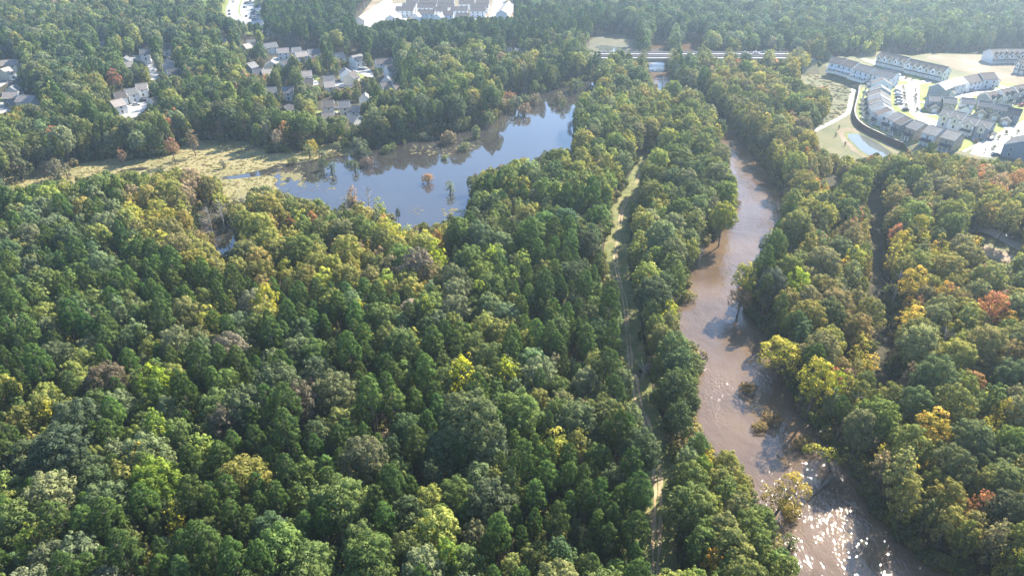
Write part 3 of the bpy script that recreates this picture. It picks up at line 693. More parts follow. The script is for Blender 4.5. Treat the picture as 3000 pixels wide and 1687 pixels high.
tblock(9, 1830, 175, 1960, 200, 2, 10, 'wall_grey', 'roof_brown', 'dark terrace end at the right edge of the bare site', True, 'terraces beyond the bare site')
x, y = at(9, 1850, 1190, PZ + 8.6)
house((x + 5.5, y + 5.5), 14, 15, RAD(-46), 'wall_blue', 'roof_dark', 'large blue-grey gabled building cut by the right edge beside the wide road', rise=3.6, z0=PZ, name='house')

# left-hand neighbourhoods, half hidden among trees
def hseen(k, u, v, w, wall, roof, label, yaw, ez=5.2, rise=2.8, D=None, group=None, hh=1.15, show=True, **kw):
    x, y = at(k, u, v, ez + rise)
    m_ = REG[k][2]; dist = math.hypot(math.hypot(x, y), CAMZ)
    W_ = w / m_ / FPX * dist
    D = (D or 9.5) * .8
    hs = house((x, y), D, max(6, min(24, W_ * .72)), RAD(yaw) - PI / 2 + PI, wall, roof, label, ez=ez * .92, rise=rise, group=group, **kw)
    if show: openp(k, [(u - w * .5, v - 14), (u + w * .5, v - 14), (u + w * .5, v + w * .3 * hh + 26), (u - w * .5, v + w * .3 * hh + 26)])
    return hs
N1 = 'suburban houses among trees on the west side'
L1 = [(12, 35, 95, 70, 'wall_white', 'roof_tan_glare', 'small white house alone at the far west end of the terrace line', 20), (12, 305, 160, 110, 'wall_light', 'roof_tan_glare', 'pale roofed terrace end second from the far west', 55), (12, 360, 110, 130, 'wall_white', 'roof_grey', 'silver roofed terrace behind the pale roofed one', 30),
      (12, 600, 150, 190, 'wall_light', 'roof_grey', 'silver roofed terrace with striped party walls', 35), (12, 760, 215, 170, 'wall_light', 'roof_tan_glare', 'tan roofed terrace partly hidden behind broad trees', 15), (12, 930, 205, 110, 'wall_light', 'roof_grey', 'grey roofed terrace between the tan and the long pale one', 30),
      (12, 990, 260, 180, 'wall_white', 'roof_tan_glare', 'long pale roofed terrace with stepped fronts', 30), (12, 1155, 225, 180, 'wall_white', 'roof_grey', 'bright ended terrace closing the long pale row', 25), (12, 1470, 275, 130, 'wall_white', 'roof_tan_glare', 'lone pale roofed block between two round trees', 40),
      (12, 1690, 300, 190, 'wall_white', 'roof_grey', 'slanting terrace with striped roof east of the lone pale block', 50), (12, 2030, 345, 260, 'wall_light', 'roof_brown', 'long brown roofed terrace at the east end of the neighbourhood', 22), (12, 2110, 430, 110, 'wall_light', 'roof_brown', 'short brown roofed house below the east terrace', 40)]
for a in L1: hseen(*a[:7], a[7], group='terraces in front of the dark pine belt', hh=.9, porch=None)
L2 = [(12, 620, 370, 60, 'wall_cream', 'roof_tan_glare', 'narrow cream gable rising above trees', 100, 12), (12, 780, 370, 70, 'wall_light', 'roof_dark', 'small dark roofed house beside the tan lane', 60, 10), (12, 355, 395, 80, 'wall_blue', 'roof_grey', 'blue-grey house tucked under the pines', 60, 10), (12, 455, 470, 100, 'wall_white', 'roof_grey', 'white fronted house by a pale lawn', 10, 10), (12, 555, 480, 80, 'wall_white', 'roof_tan_glare', 'white house right of the pale lawn', 30, 10),
      (12, 1060, 500, 110, 'wall_white', 'roof_tan_glare', 'tan roofed house with a white gable in the middle of the trees', 15, 10), (12, 1080, 600, 90, 'wall_white', 'roof_brown', 'lower house with purple-brown roof under the white gabled one', 10, 9), (12, 1550, 470, 90, 'wall_white', 'roof_grey', 'white gable behind the tall cream house', 110, 10), (12, 1620, 520, 125, 'wall_cream', 'roof_brown', 'tall cream gable end house beside a green lawn', 70, 11),
      (12, 1340, 560, 110, 'wall_white', 'roof_grey', 'white house behind a group of pines', 20, 9), (12, 1345, 630, 130, 'wall_cream', 'roof_tan_glare', 'cream house with tan roof left of the orange shrub', 20, 10), (12, 2075, 575, 80, 'wall_light', 'roof_grey', 'pale gable behind the blue-white house', 100, 9), (12, 2060, 640, 165, 'wall_light', 'roof_brown', 'blue-white house with brown front slope at the east edge', 30, 11), (12, 2195, 670, 85, 'wall_cream', 'roof_brown', 'small cream house right of the blue-white one', 60, 8),
      (12, 1800, 790, 70, 'wall_white', 'roof_tan_glare', 'white gable showing beside dark trees', 100, 9), (12, 610, 705, 120, 'wall_blue', 'roof_grey', 'blue-grey house in shade west of the grey roofed one', 20, 9), (12, 825, 700, 150, 'wall_light', 'roof_grey', 'grey roofed house half behind a pine', 10, 10), (12, 1330, 870, 165, 'wall_light', 'roof_brown', 'two-storey house with brown roof and white dormer near the lake', 12, 11), (12, 1530, 880, 120, 'wall_cream', 'roof_grey', 'cream house with dark front window beside an orange tree', 15, 10), (12, 1655, 940, 80, 'wall_light', 'roof_tan_glare', 'low garage right of the cream house', 0, 6),
      (12, 825, 925, 150, 'wall_grey', 'roof_dark', 'grey-green house with white trimmed gables at the wood edge', 60, 10), (12, 1670, 1050, 175, 'wall_white', 'roof_grey', 'broad white roofed house nearest the lake', 150, 13), (12, 1330, 1020, 110, 'wall_white', 'roof_tan_glare', 'low white house beside the lane nearest the lake', 10, 8)]
for a in L2: hseen(*a[:7], a[7], D=a[8], group=N1, ez=2.8 if 'low ' in a[6] else 5.2, porch='s' if a[0] == 12 and a[3] > 120 else None)
L3 = [(13, 100, 320, 190, 'wall_white', 'roof_tan_glare', 'white row of three dormered houses at the left edge', 20, 11), (13, 50, 420, 130, 'wall_white', 'roof_tan_glare', 'tall white house in front of the dormered row', 80, 11), (13, 180, 575, 150, 'wall_grey', 'roof_dark', 'dark roofed house behind the tan roofed pair', 15, 10), (13, 150, 640, 130, 'wall_light', 'roof_grey', 'house with light blue gable above the tan roofed pair', 95, 9), (13, 130, 720, 180, 'wall_blue', 'roof_tan_glare', 'tan roofed house with blue-grey walls at the left', 10, 11), (13, 340, 765, 260, 'wall_white', 'roof_tan_glare', 'long tan and white house next to the blue-grey one', 165, 12),
      (13, 1275, 85, 75, 'wall_white', 'roof_grey', 'small white house alone among crowns', 45, 9), (13, 1570, 280, 95, 'wall_white', 'roof_grey', 'white trimmed gable west of the white lane', 100, 9), (13, 1595, 345, 90, 'wall_light', 'roof_tan_glare', 'low cottage below the white trimmed gable', 30, 8), (13, 1815, 185, 130, 'wall_white', 'roof_grey', 'white house with dark solar panelled roof', 15, 9), (13, 2080, 125, 95, 'wall_white', 'roof_brown', 'white house with brown roof at the top of the lane', 20, 9),
      (13, 1770, 615, 105, 'wall_white', 'roof_tan_glare', 'tan roofed white house above the cul-de-sac', 20, 9), (13, 1630, 680, 130, 'wall_light', 'roof_grey', 'grey roofed house down the slope from the tan roofed one', 45, 10), (13, 1500, 720, 95, 'wall_white', 'roof_brown', 'brown roofed house west of the cul-de-sac', 30, 9), (13, 1455, 820, 165, 'wall_white', 'roof_tan_glare', 'white two-storey house fronting the cul-de-sac', 50, 11), (13, 2110, 290, 110, 'wall_light', 'roof_dark', 'dark gabled house right of the white lane', 100, 9), (13, 2120, 360, 160, 'wall_light', 'roof_tan_glare', 'pale house with tan roof right of the lane', 10, 10), (13, 2170, 430, 170, 'wall_blue', 'roof_dark', 'blue-grey house with solar panels below the tan roofed one', 30, 11),
      (13, 1925, 790, 80, 'wall_white', 'roof_brown', 'brown roofed house east of the cul-de-sac', 80, 8)]
for a in L3: hseen(*a[:7], a[7], D=a[8], group=N1)
# solar panels
# lanes, lawns
for k, q, mt, nm in [(13, [(1640, 290), (1870, 285), (1900, 330), (1990, 460), (1960, 590), (1890, 560), (1860, 380), (1660, 330)], 'concrete', 'lane'), (13, [(1520, 960), (1700, 870), (1690, 800), (1860, 810), (1850, 900), (1800, 960), (1700, 1040), (1520, 1030)], 'concrete', 'lane'),
                     (13, [(-100, 560), (110, 560), (60, 640), (-100, 700)], 'concrete', 'lane'), (13, [(-100, 880), (60, 870), (170, 940), (60, 990), (-100, 1000)], 'concrete', 'lane'), (13, [(0, 500), (250, 440), (240, 530), (110, 560), (0, 570)], 'lawn', 'lawn'), (13, [(200, 380), (300, 370), (280, 420), (200, 430)], 'concrete', 'lane'), (13, [(-50, 800), (160, 830), (100, 880), (-50, 870)], 'lawn', 'lawn'), (13, [(1700, 790), (1850, 785), (1840, 815), (1700, 815)], 'lawn', 'lawn'),
                     (12, [(640, 340), (740, 350), (740, 390), (650, 390)], 'concrete', 'lane'), (12, [(310, 480), (410, 470), (420, 530), (330, 510)], 'concrete', 'lane'), (12, [(340, 460), (410, 455), (410, 480), (350, 485)], 'lawn', 'lawn'), (12, [(1600, 420), (1760, 430), (1900, 530), (1900, 600), (1700, 520), (1600, 470)], 'concrete', 'lane'), (12, [(1690, 540), (1800, 550), (1780, 600), (1700, 600)], 'lawn', 'lawn'), (12, [(1460, 580), (1560, 550), (1560, 590), (1480, 600)], 'lawn', 'lawn'),
                     (12, [(1110, 630), (1220, 640), (1200, 690), (1130, 670)], 'concrete', 'lane'), (12, [(1420, 1010), (1740, 970), (1740, 1010), (1450, 1040)], 'lawn', 'lawn'), (12, [(1640, 980), (1740, 970), (1760, 1010), (1600, 1030)], 'concrete', 'lane'), (12, [(1090, 1020), (1250, 1010), (1240, 1040), (1100, 1050)], 'lawn', 'lawn'), (12, [(1380, 650), (1650, 660), (1640, 720), (1420, 700)], 'concrete', 'lane'), (12, [(1120, 560), (1220, 570), (1220, 620), (1120, 610)], 'lawn', 'lawn')]:
    g_ = chaikin(gd(k, q), 1); ax = sum(p[0] for p in g_) / len(g_); ay = sum(p[1] for p in g_) / len(g_)
    flat(nm, [(ax + (x - ax) * 1.15, ay + (y - ay) * 1.2) for x, y in g_], .05 if nm == 'lawn' else .08, mt)
    openp(k, q)
# townhouse estate at the top
flat('estate_ground', gd(11, [(0, 440), (250, 280), (560, -100), (2700, -100), (2700, 300), (2300, 310), (1200, 320), (500, 480), (250, 500)]), .03, 'bare_soil')
flat('estate_road', gd(11, [(400, 330), (760, 70), (980, 40), (1000, 300), (2200, 300), (2380, 280), (2500, -60), (2300, -60), (2250, 260), (700, 330), (420, 440)]), .08, 'concrete')
openp(11, [(320, 380), (230, 340), (250, 260), (560, -60), (2600, -60), (2600, 230), (2520, 250), (2350, 245), (2200, 250), (1900, 240), (1500, 275), (900, 275), (640, 300), (500, 320), (440, 400)])
EB = 'townhouse blocks in the far estate'
far_blocks = [(960, 105, 270), (1025, 50, 200), (1290, 60, 270), (1285, 155, 250), (1070, -5, 180), (1310, -5, 270), (1580, -5, 240), (1580, 55, 250), (1500, 110, 210), (1615, 170, 150), (1780, 105, 250), (1890, 10, 230), (2080, 62, 270), (2130, 10, 200), (2060, 110, 220), (1830, 205, 200)]
fl = ['front-left block with small dormers', 'second block back on the left', 'block with a recessed white front', 'front block with dark ground floor openings', 'furthest block on the left', 'furthest block left of centre', 'furthest block right of centre', 'wide block behind the middle lane', 'short block between two longer ones', 'short front block in the middle', 'block with a dark tree before it', 'rear block right of centre', 'long block in the right half', 'rearmost block on the right', 'right-hand block with yellow tree before it', 'front right block with low brown roof']
for (u, v, w), nm in zip(far_blocks, fl):
    t = tblock(11, u - w / 2, v, u + w / 2, v, 4, 9.5, 'wall_white', 'roof_brown', nm + ' of the far townhouse estate', False, EB, z0=0, cross=False, ez=5.6)
for a, b, nm in [((260, 262), (400, 165), 'nearest'), ((405, 165), (520, 90), 'middle'), ((520, 90), (600, 45), 'upper'), ((610, 30), (700, -10), 'farthest')]:
    tblock(11, *a, *b, 4, 9.5, 'wall_white', 'roof_tan_glare', nm + ' white terrace of the slanting row along the estate west edge', False, 'slanting white terraces', z0=0, cross=False, ez=6)
tblock(11, 740, 235, 820, 180, 2, 10, 'wall_white', 'roof_tan_glare', 'tan roofed clubhouse standing askew in front of the estate', False, EB, z0=0, cross=False, ez=4.5)
tblock(11, 1110, 205, 1180, 190, 2, 9, 'wall_white', 'roof_tan_glare', 'small white pavilion between two front blocks of the estate', False, EB, z0=0, cross=False, ez=4)
tblock(11, 1440, 215, 1540, 190, 2, 9, 'wall_white', 'roof_tan_glare', 'pink-white hipped house at the estate front', False, EB, z0=0, cross=False, ez=4.5)
tblock(11, 2420, 160, 2530, 20, 5, 10, 'wall_white', 'roof_tan_glare', 'long slanting terrace at the east side of the far estate', False, EB, z0=0, cross=False)
tblock(11, 60, 385, 160, 365, 2, 9, 'wall_light', 'roof_tan_glare', 'low pale house under trees left of the far estate', False, EB, z0=0, cross=False, ez=4)

# ------------------------------------------------------------------ vehicles
def car_meshes():
    b = MB().prism([(-2.2, .32), (2.2, .32), (2.25, .72), (1.35, .92), (-1.9, .95), (-2.25, .75)], -.88, .88).me('body')
    # profile is (x,z) extruded along y: long axis x
    g = MB().prism([(-1.75, .951), (1.0, .951), (.35, 1.42), (-1.25, 1.42)], -.78, .78).me('window')
    w = MB().tube([(0, -.12, 0), (0, .12, 0)], [.33, .33], 10).me('wheel')
    g.materials.append(M['glass']); w.materials.append(M['tyre'])
    rf = MB().prism([(-1.3, 1.421), (.4, 1.421), (.3, 1.47), (-1.2, 1.47)], -.72, .72).me('roof_panel')
    return b, g, w, rf
CB, CG, CW, CR = car_meshes()
CARM = {}
def car(x, y, z, rz, col, label, group):
    if col not in CARM:
        b = CB.copy(); b.materials.append(M['car_' + col]); r = CR.copy(); r.materials.append(M['car_' + col]); CARM[col] = (b, r)
    e = empty('parked_car' if 'parked' in label else 'car', (x, y, z), rz); setp(e, label, 'car', group)
    place(CARM[col][0], 'body', e, 0, 0, 0, 0); place(CG, 'window', e, 0, 0, 0, 0); place(CARM[col][1], 'roof_panel', e, 0, 0, 0, 0)
    for sx in (-1.35, 1.35):
        for sy in (-.8, .8): place(CW, 'wheel', e, sx, sy, .33, 0)
for u, v, c_, lb in [(1020, 70, 'black', 'dark car on the far carriageway, left of a pair near the top edge'), (1077, 60, 'grey', 'grey car on the far carriageway, right of a pair near the top edge'), (1142, 28, 'black', 'dark car highest up on the far carriageway'), (990, 180, 'black', 'dark car beside the grass median on the right carriageway'), (1040, 182, 'silver', 'pale car beside the dark one on the right carriageway'), (1045, 405, 'black', 'dark car alone near the bend of the right carriageway'), (1158, 410, 'grey', 'grey car at the outer side of the bend'), (1145, 455, 'black', 'dark car below the grey one at the bend'), (612, 275, 'black', 'upper of two dark cars on the left carriageway'), (620, 355, 'black', 'lower of two dark cars on the left carriageway'), (720, 45, 'silver', 'silver car high on the left carriageway')]:
    x, y = at(16, u, v, .8); car(x, y, .14, RAD(100), c_, lb, 'cars driving on the highway')
cs = ['black', 'blue', 'red', 'silver', 'grey', 'black', 'white']
for i, (u, v) in enumerate([(1290, 180), (1315, 160), (1340, 142), (1362, 125), (1385, 108), (1210, 250), (1225, 280), (1265, 300), (1200, 330), (1240, 360), (1250, 430), (1290, 435), (1230, 475), (1300, 470), (1350, 385), (1240, 510)]):
    x, y = at(16, u, v, .8); car(x, y, .16, RAD(20), cs[i % 7], '%s car parked %s' % (cs[i % 7], ['first in the diagonal line by the wood edge', 'second in the diagonal line by the wood edge', 'third in the diagonal line by the wood edge', 'fourth in the diagonal line by the wood edge', 'last in the diagonal line by the wood edge', 'at the north of the lot beside the highway', 'behind the northernmost car of the lot', 'under the trees at the lot edge', 'nearest the highway in the middle of the lot', 'in the middle of the lot', 'in the shade line of the lot', 'beside another in the shade line', 'low in the lot towards the bend', 'low in the lot on its wood side', 'alone on the grass beyond the lot', 'lowest in the lot'][i]), 'cars parked beside the highway')
for k, u, v, z, a, c_, lb in [(9, 780, 790, PZ, -60, 'white', 'white car parked before the first garage of the middle row'), (9, 1150, 812, PZ, -60, 'white', 'white car parked before the third garage of the middle row'), (9, 1462, 880, PZ, -60, 'silver', 'silver car parked left of the fifth garage'), (9, 1650, 938, PZ, 20, 'black', 'black car parked before the sixth garage'), (9, 1838, 735, PZ, 20, 'red', 'red car parked on the eastern street'), (9, 1520, 1330, PZ, 0, 'grey', 'grey car parked beside the large blue-grey building'),
                              (9, 1235, 555, PZ, 0, 'silver', 'silver car parked behind the blank courtyard wall'), (9, 1470, 540, PZ, 30, 'grey', 'grey car parked behind the porch-fronted row'), (10, 960, 715, PZ, 10, 'silver', 'silver car parked on a driveway by the curved street'), (10, 1050, 790, PZ, 10, 'black', 'dark car parked at the bend of the curved street'),
                              (13, 1710, 880, 0, 20, 'silver', 'silver car parked in the cul-de-sac'), (13, 1790, 830, 0, 10, 'black', 'black car parked at the top of the cul-de-sac'), (13, 1705, 825, 0, 10, 'grey', 'grey car parked by the cul-de-sac lawn'), (13, 1560, 915, 0, 40, 'white', 'white car parked before the white house of the cul-de-sac'), (13, 1955, 445, 0, 70, 'white', 'white car parked on the white lane'),
                              (12, 1750, 485, 0, 10, 'blue', 'blue car parked behind the tall cream house'), (15, 1560, 312, BZ - .7, 0, 'silver', 'silver car on the road right of the bridge'), (15, 1660, 312, BZ - .7, 0, 'white', 'white car following on the road right of the bridge'), (15, 1735, 305, BZ - .7, 0, 'grey', 'grey car furthest right on the bridge road')]:
    x, y = at(k, u, v, z + .8); car(x, y, z + (.2 if z == PZ else .1 if z == 0 else .72), RAD(a), c_, lb, None)

for i, (u, v, c_, lb) in enumerate([(330, 560, 'silver', 'topmost'), (338, 600, 'white', 'second'), (345, 640, 'black', 'third'), (350, 680, 'silver', 'fourth'), (352, 715, 'grey', 'lowest')]):
    x, y = at(9, u, v, PZ + .8); car(x, y, PZ + .2, RAD(-18), c_, '%s of the cars parked on driveways before the stacked houses' % lb, 'cars before the stacked houses')
# ------------------------------------------------------------------ trees: prototypes
def leaf_cloud(rng, blobs, per_area, hl, hw, mid, keep=-.35, rnd=.38, droop=0.0):
    P_, Nn, T_, SNn, tone = [], [], [], [], []
    for (c, r, tn) in blobs:
        n = max(4, int(per_area * 4 * PI * r * r * .62))
        d = rng.normal(size=(n * 2, 3)); d /= np.linalg.norm(d, axis=1)[:, None]
        out = np.array(c) - np.array(mid); ol = np.linalg.norm(out)
        out = out / ol if ol > .2 else np.array([0, 0, 1.0])
        sc = d @ out * .7 + d[:, 2] * .5
        d = d[sc > keep][:n]
        rad = r * (1 - .32 * rng.random(len(d)) ** 2 + .1 * rng.random(len(d)))
        p = np.array(c) + d * rad[:, None]; 
        nn = d * (1 - rnd) + rng.normal(size=d.shape) * rnd * .6 + np.array([0, 0, .15]); nn /= np.linalg.norm(nn, axis=1)[:, None]
        s = d * .95 + out * .2 + np.array([0, 0, .1]); s /= np.linalg.norm(s, axis=1)[:, None]
        P_.append(p); Nn.append(nn); SNn.append(s)
        tone.append(np.clip(tn + rng.normal(size=len(d)) * .16, 0, 1))
    P_ = np.concatenate(P_); Nn = np.concatenate(Nn); SNn = np.concatenate(SNn); tone = np.concatenate(tone)
    n = len(P_)
    a = rng.normal(size=(n, 3)); t = np.cross(Nn, a); t /= np.linalg.norm(t, axis=1)[:, None]; b = np.cross(Nn, t)
    sl = hl * rng.uniform(.6, 1.35, n)[:, None]; sw = hw * rng.uniform(.6, 1.3, n)[:, None]
    bend = Nn * sl * .25
    v = np.stack([P_ - t * sl, P_ - b * sw + bend, P_ + t * sl, P_ + b * sw + bend], 1).reshape(-1, 3)
    f = np.arange(n * 4).reshape(n, 4)
    return v, f, np.repeat(SNn, 4, 0), np.repeat(tone, 4)
def np_mesh(name, v, f, sn, tone, mats, extra=None):
    """leaf quads plus an optional trunk (MB)"""
    nv = len(v); fl_ = f.reshape(-1); starts = np.arange(0, len(fl_), 4); tot = np.full(len(f), 4); mi = np.zeros(len(f), int)
    if extra is not None:
        ev = np.array(extra.v, float); v = np.concatenate([v, ev]); sn = np.concatenate([sn, np.tile([0, 0, 1.0], (len(ev), 1))]); tone = np.concatenate([tone, np.full(len(ev), .5)])
        ef = [i + nv for q in extra.f for i in q]; et = np.array([len(q) for q in extra.f])
        starts = np.concatenate([starts, len(fl_) + np.concatenate([[0], np.cumsum(et)[:-1]])]); tot = np.concatenate([tot, et])
        fl_ = np.concatenate([fl_, ef]); mi = np.concatenate([mi, np.ones(len(et), int)])
    me = bpy.data.meshes.new(name)
    me.vertices.add(len(v)); me.vertices.foreach_set('co', v.astype('f').ravel())
    me.loops.add(len(fl_)); me.loops.foreach_set('vertex_index', fl_.astype('i'))
    me.polygons.add(len(starts)); me.polygons.foreach_set('loop_start', starts.astype('i'))
    me.polygons.foreach_set('material_index', mi.astype('i'))
    a = me.attributes.new('sn', 'FLOAT_VECTOR', 'POINT'); a.data.foreach_set('vector', sn.astype('f').ravel())
    a = me.attributes.new('tone', 'FLOAT', 'POINT'); a.data.foreach_set('value', tone.astype('f'))
    for q in mats: me.materials.append(M[q])
    me.update(calc_edges=True)
    return me
def broad_parts(seed, R=5.0, H=18.0, crown=.62, nb=26, density=1.0, leaf=.24, cone=0.0, lod=0):
    r = np.random.default_rng(seed)
    hc = H * crown; zc = H - hc * .55 if crown < .86 else H * .45
    blobs = []; nb = int(nb * 1.7)
    lob = [r.uniform(.06, .2), r.uniform(0, 6), r.uniform(.04, .13), r.uniform(0, 6), r.uniform(.2, 1.2)]
    ga = PI * (3 - 5 ** .5)
    for i in range(nb):
        zz = 1 - (i + .5) / nb * (1.6 if crown < .86 else 1.85)
        rad = math.sqrt(max(0, 1 - zz * zz)); th = i * ga + r.uniform(-.3, .3)
        rb = R * r.uniform(.15, .29)
        k = r.uniform(.68, 1.06) * (1 - cone * max(0, zz)) * (1 + lob[0] * math.sin(2 * th + lob[1]) + lob[2] * math.sin(3 * th + lob[3]))
        c = (math.cos(th) * rad * (R - rb * .6) * k, math.sin(th) * rad * (R - rb * .6) * k, zc + zz * (hc * .55 - rb * .6) * r.uniform(.74, 1.12) + lob[4] * math.cos(th + lob[3]) * rad)
        blobs.append((c, rb, float(np.clip(r.normal(.5, .2), .05, .95))))
    for i in range(int(nb * .7)):
        th = r.uniform(0, 2 * PI); zz = r.uniform(-.2, .95); rad = math.sqrt(max(0, 1 - zz * zz)); rb = R * r.uniform(.07, .15)
        blobs.append(((math.cos(th) * rad * R * r.uniform(.85, 1.08), math.sin(th) * rad * R * r.uniform(.85, 1.08), zc + zz * hc * .55 * r.uniform(.9, 1.08)), rb, float(np.clip(r.normal(.6, .2), 0, 1))))
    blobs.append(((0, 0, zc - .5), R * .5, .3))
    pa, hl, hw = [(9.5, leaf, leaf * .72), (4.2, leaf * 1.45, leaf * 1.05), (1.7, leaf * 2.2, leaf * 1.7)][lod]
    lv = leaf_cloud(r, blobs, pa * density, hl, hw, (0, 0, zc - hc * .2))
    tr = MB(); lean = r.uniform(-.6, .6, 2)
    top = (lean[0], lean[1], zc)
    tr.tube([(0, 0, -.4), (lean[0] * .3, lean[1] * .3, H * .3), top, (lean[0], lean[1], H * .86)], [.34, .25, .15, .04], 6 if lod == 0 else 4)
    for i in range(7 if lod == 0 else 3):
        c = blobs[int(r.integers(0, nb))][0]; z0 = r.uniform(.35, .6) * H
        tr.tube([(lean[0] * .5, lean[1] * .5, z0), (c[0] * .5, c[1] * .5, (z0 + c[2]) / 2 + .5), c], [.13, .08, .03], 4)
    return lv, tr
def pine_parts(seed, R=3.4, H=22.0, lod=0):
    r = np.random.default_rng(seed)
    hc = H * .40; blobs = []
    n = 64
    for i in range(n):
        t = (i + .5) / n                     # 0 base .. 1 top of crown
        prof = math.sqrt(max(0.0, 1 - t ** 1.7)) * (.66 + .34 * min(1, t * 3))
        rad = R * prof * (.55 + .45 * math.sqrt(r.random())); th = i * 2.4 + r.uniform(-.4, .4)
        rb = r.uniform(.55, 1.0) * (1 - .3 * t) * R / 3.4
        blobs.append(((math.cos(th) * rad, math.sin(th) * rad, H - hc * (1 - t) - .3 + (R - rad) * .12), rb, float(np.clip(r.normal(.5, .18), 0, 1))))
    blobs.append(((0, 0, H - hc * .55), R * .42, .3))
    pa, hl, hw = [(15, .30, .095), (5.5, .46, .19), (2.0, .7, .42)][lod]
    lv = leaf_cloud(r, blobs, pa, hl, hw, (0, 0, H - hc * .75), keep=-.3, rnd=.6)
    tr = MB(); lx, ly = r.uniform(-.4, .4, 2)
    tr.tube([(0, 0, -.4), (lx * .5, ly * .5, H * .5), (lx * .2, ly * .2, H * .95)], [.28, .19, .04], 6 if lod == 0 else 4)
    for i in range(10 if lod == 0 else 3):
        c = blobs[int(r.integers(0, n))][0]
        tr.tube([(lx * .4, ly * .4, c[2] - .8), c], [.07, .025], 3)
    return lv, tr
BUILD = {}
def proto(kind, i, lod):
    key = (kind, i, lod)
    if key in BUILD: return BUILD[key]
    if kind == 'pine': P_ = pine_parts(100 + i, R=[2.8, 2.5, 3.2, 2.9][i], H=[20, 18.5, 21, 19][i], lod=lod); mt = 'pine_needle'
    elif kind == 'broad': P_ = broad_parts(200 + i, R=[4.6, 3.9, 5.4, 4.2, 3.3][i], H=[17, 15, 18, 16, 17][i], crown=[.70, .70, .66, .74, .80][i], nb=[32, 26, 38, 30, 28][i], cone=[0, .1, 0, .2, .45][i], lod=lod); mt = 'broad_leaf'
    elif kind == 'autumn': P_ = broad_parts(300 + i, R=[3.1, 2.5, 4.0, 2.8][i], H=[15, 14.5, 16, 13][i], crown=[.76, .82, .70, .70][i], nb=[20, 18, 24, 16][i], density=.8, leaf=.22, cone=[.1, .5, 0, .3][i], lod=lod); mt = 'broad_leaf'
    else: P_ = broad_parts(400 + i, R=[2.3, 1.8, 2.8][i], H=[4.2, 5.2, 3.8][i], crown=.86, nb=[18, 16, 20][i], density=.9, leaf=.2, lod=lod); mt = 'broad_leaf'
    BUILD[key] = (P_, mt)
    return BUILD[key]
NV = {'pine': 4, 'broad': 5, 'autumn': 4, 'shrub': 3}
CRM, TRM, RAD_H = {}, {}, {'pine': ([2.8, 2.5, 3.2, 2.9], [20, 18.5, 21, 19]), 'broad': ([4.6, 3.9, 5.4, 4.2, 3.3], [17, 15, 18, 16, 17]), 'autumn': ([3.1, 2.5, 4.0, 2.8], [15, 14.5, 16, 13]), 'shrub': ([2.3, 1.8, 2.8], [4.2, 5.2, 3.8])}
def part_meshes(kind, i):
    if (kind, i) not in CRM:
        (lv, tr), mt = proto(kind, i, 0)
        CRM[kind, i] = np_mesh('crown', *lv, [mt]); t = tr.me('trunk'); t.materials.append(M['bark']); TRM[kind, i] = t
    return CRM[kind, i], TRM[kind, i]
def tree(kind, i, x, y, s, rz, tint, name, label, cat, group=None, z=0.0, sz=None, tilt=None):
    e = empty(name, (x, y, z), rz); setp(e, label, cat, group)
    e.scale = (s, s, sz or s)
    if tilt: e.rotation_euler = (tilt[0], tilt[1], rz)
    cm, tm = part_meshes(kind, i)
    o = bpy.data.objects.new('crown', cm); C.objects.link(o); o.parent = e; o['tint'] = list(tint)
    o2 = bpy.data.objects.new('trunk', tm); C.objects.link(o2); o2.parent = e
    return e
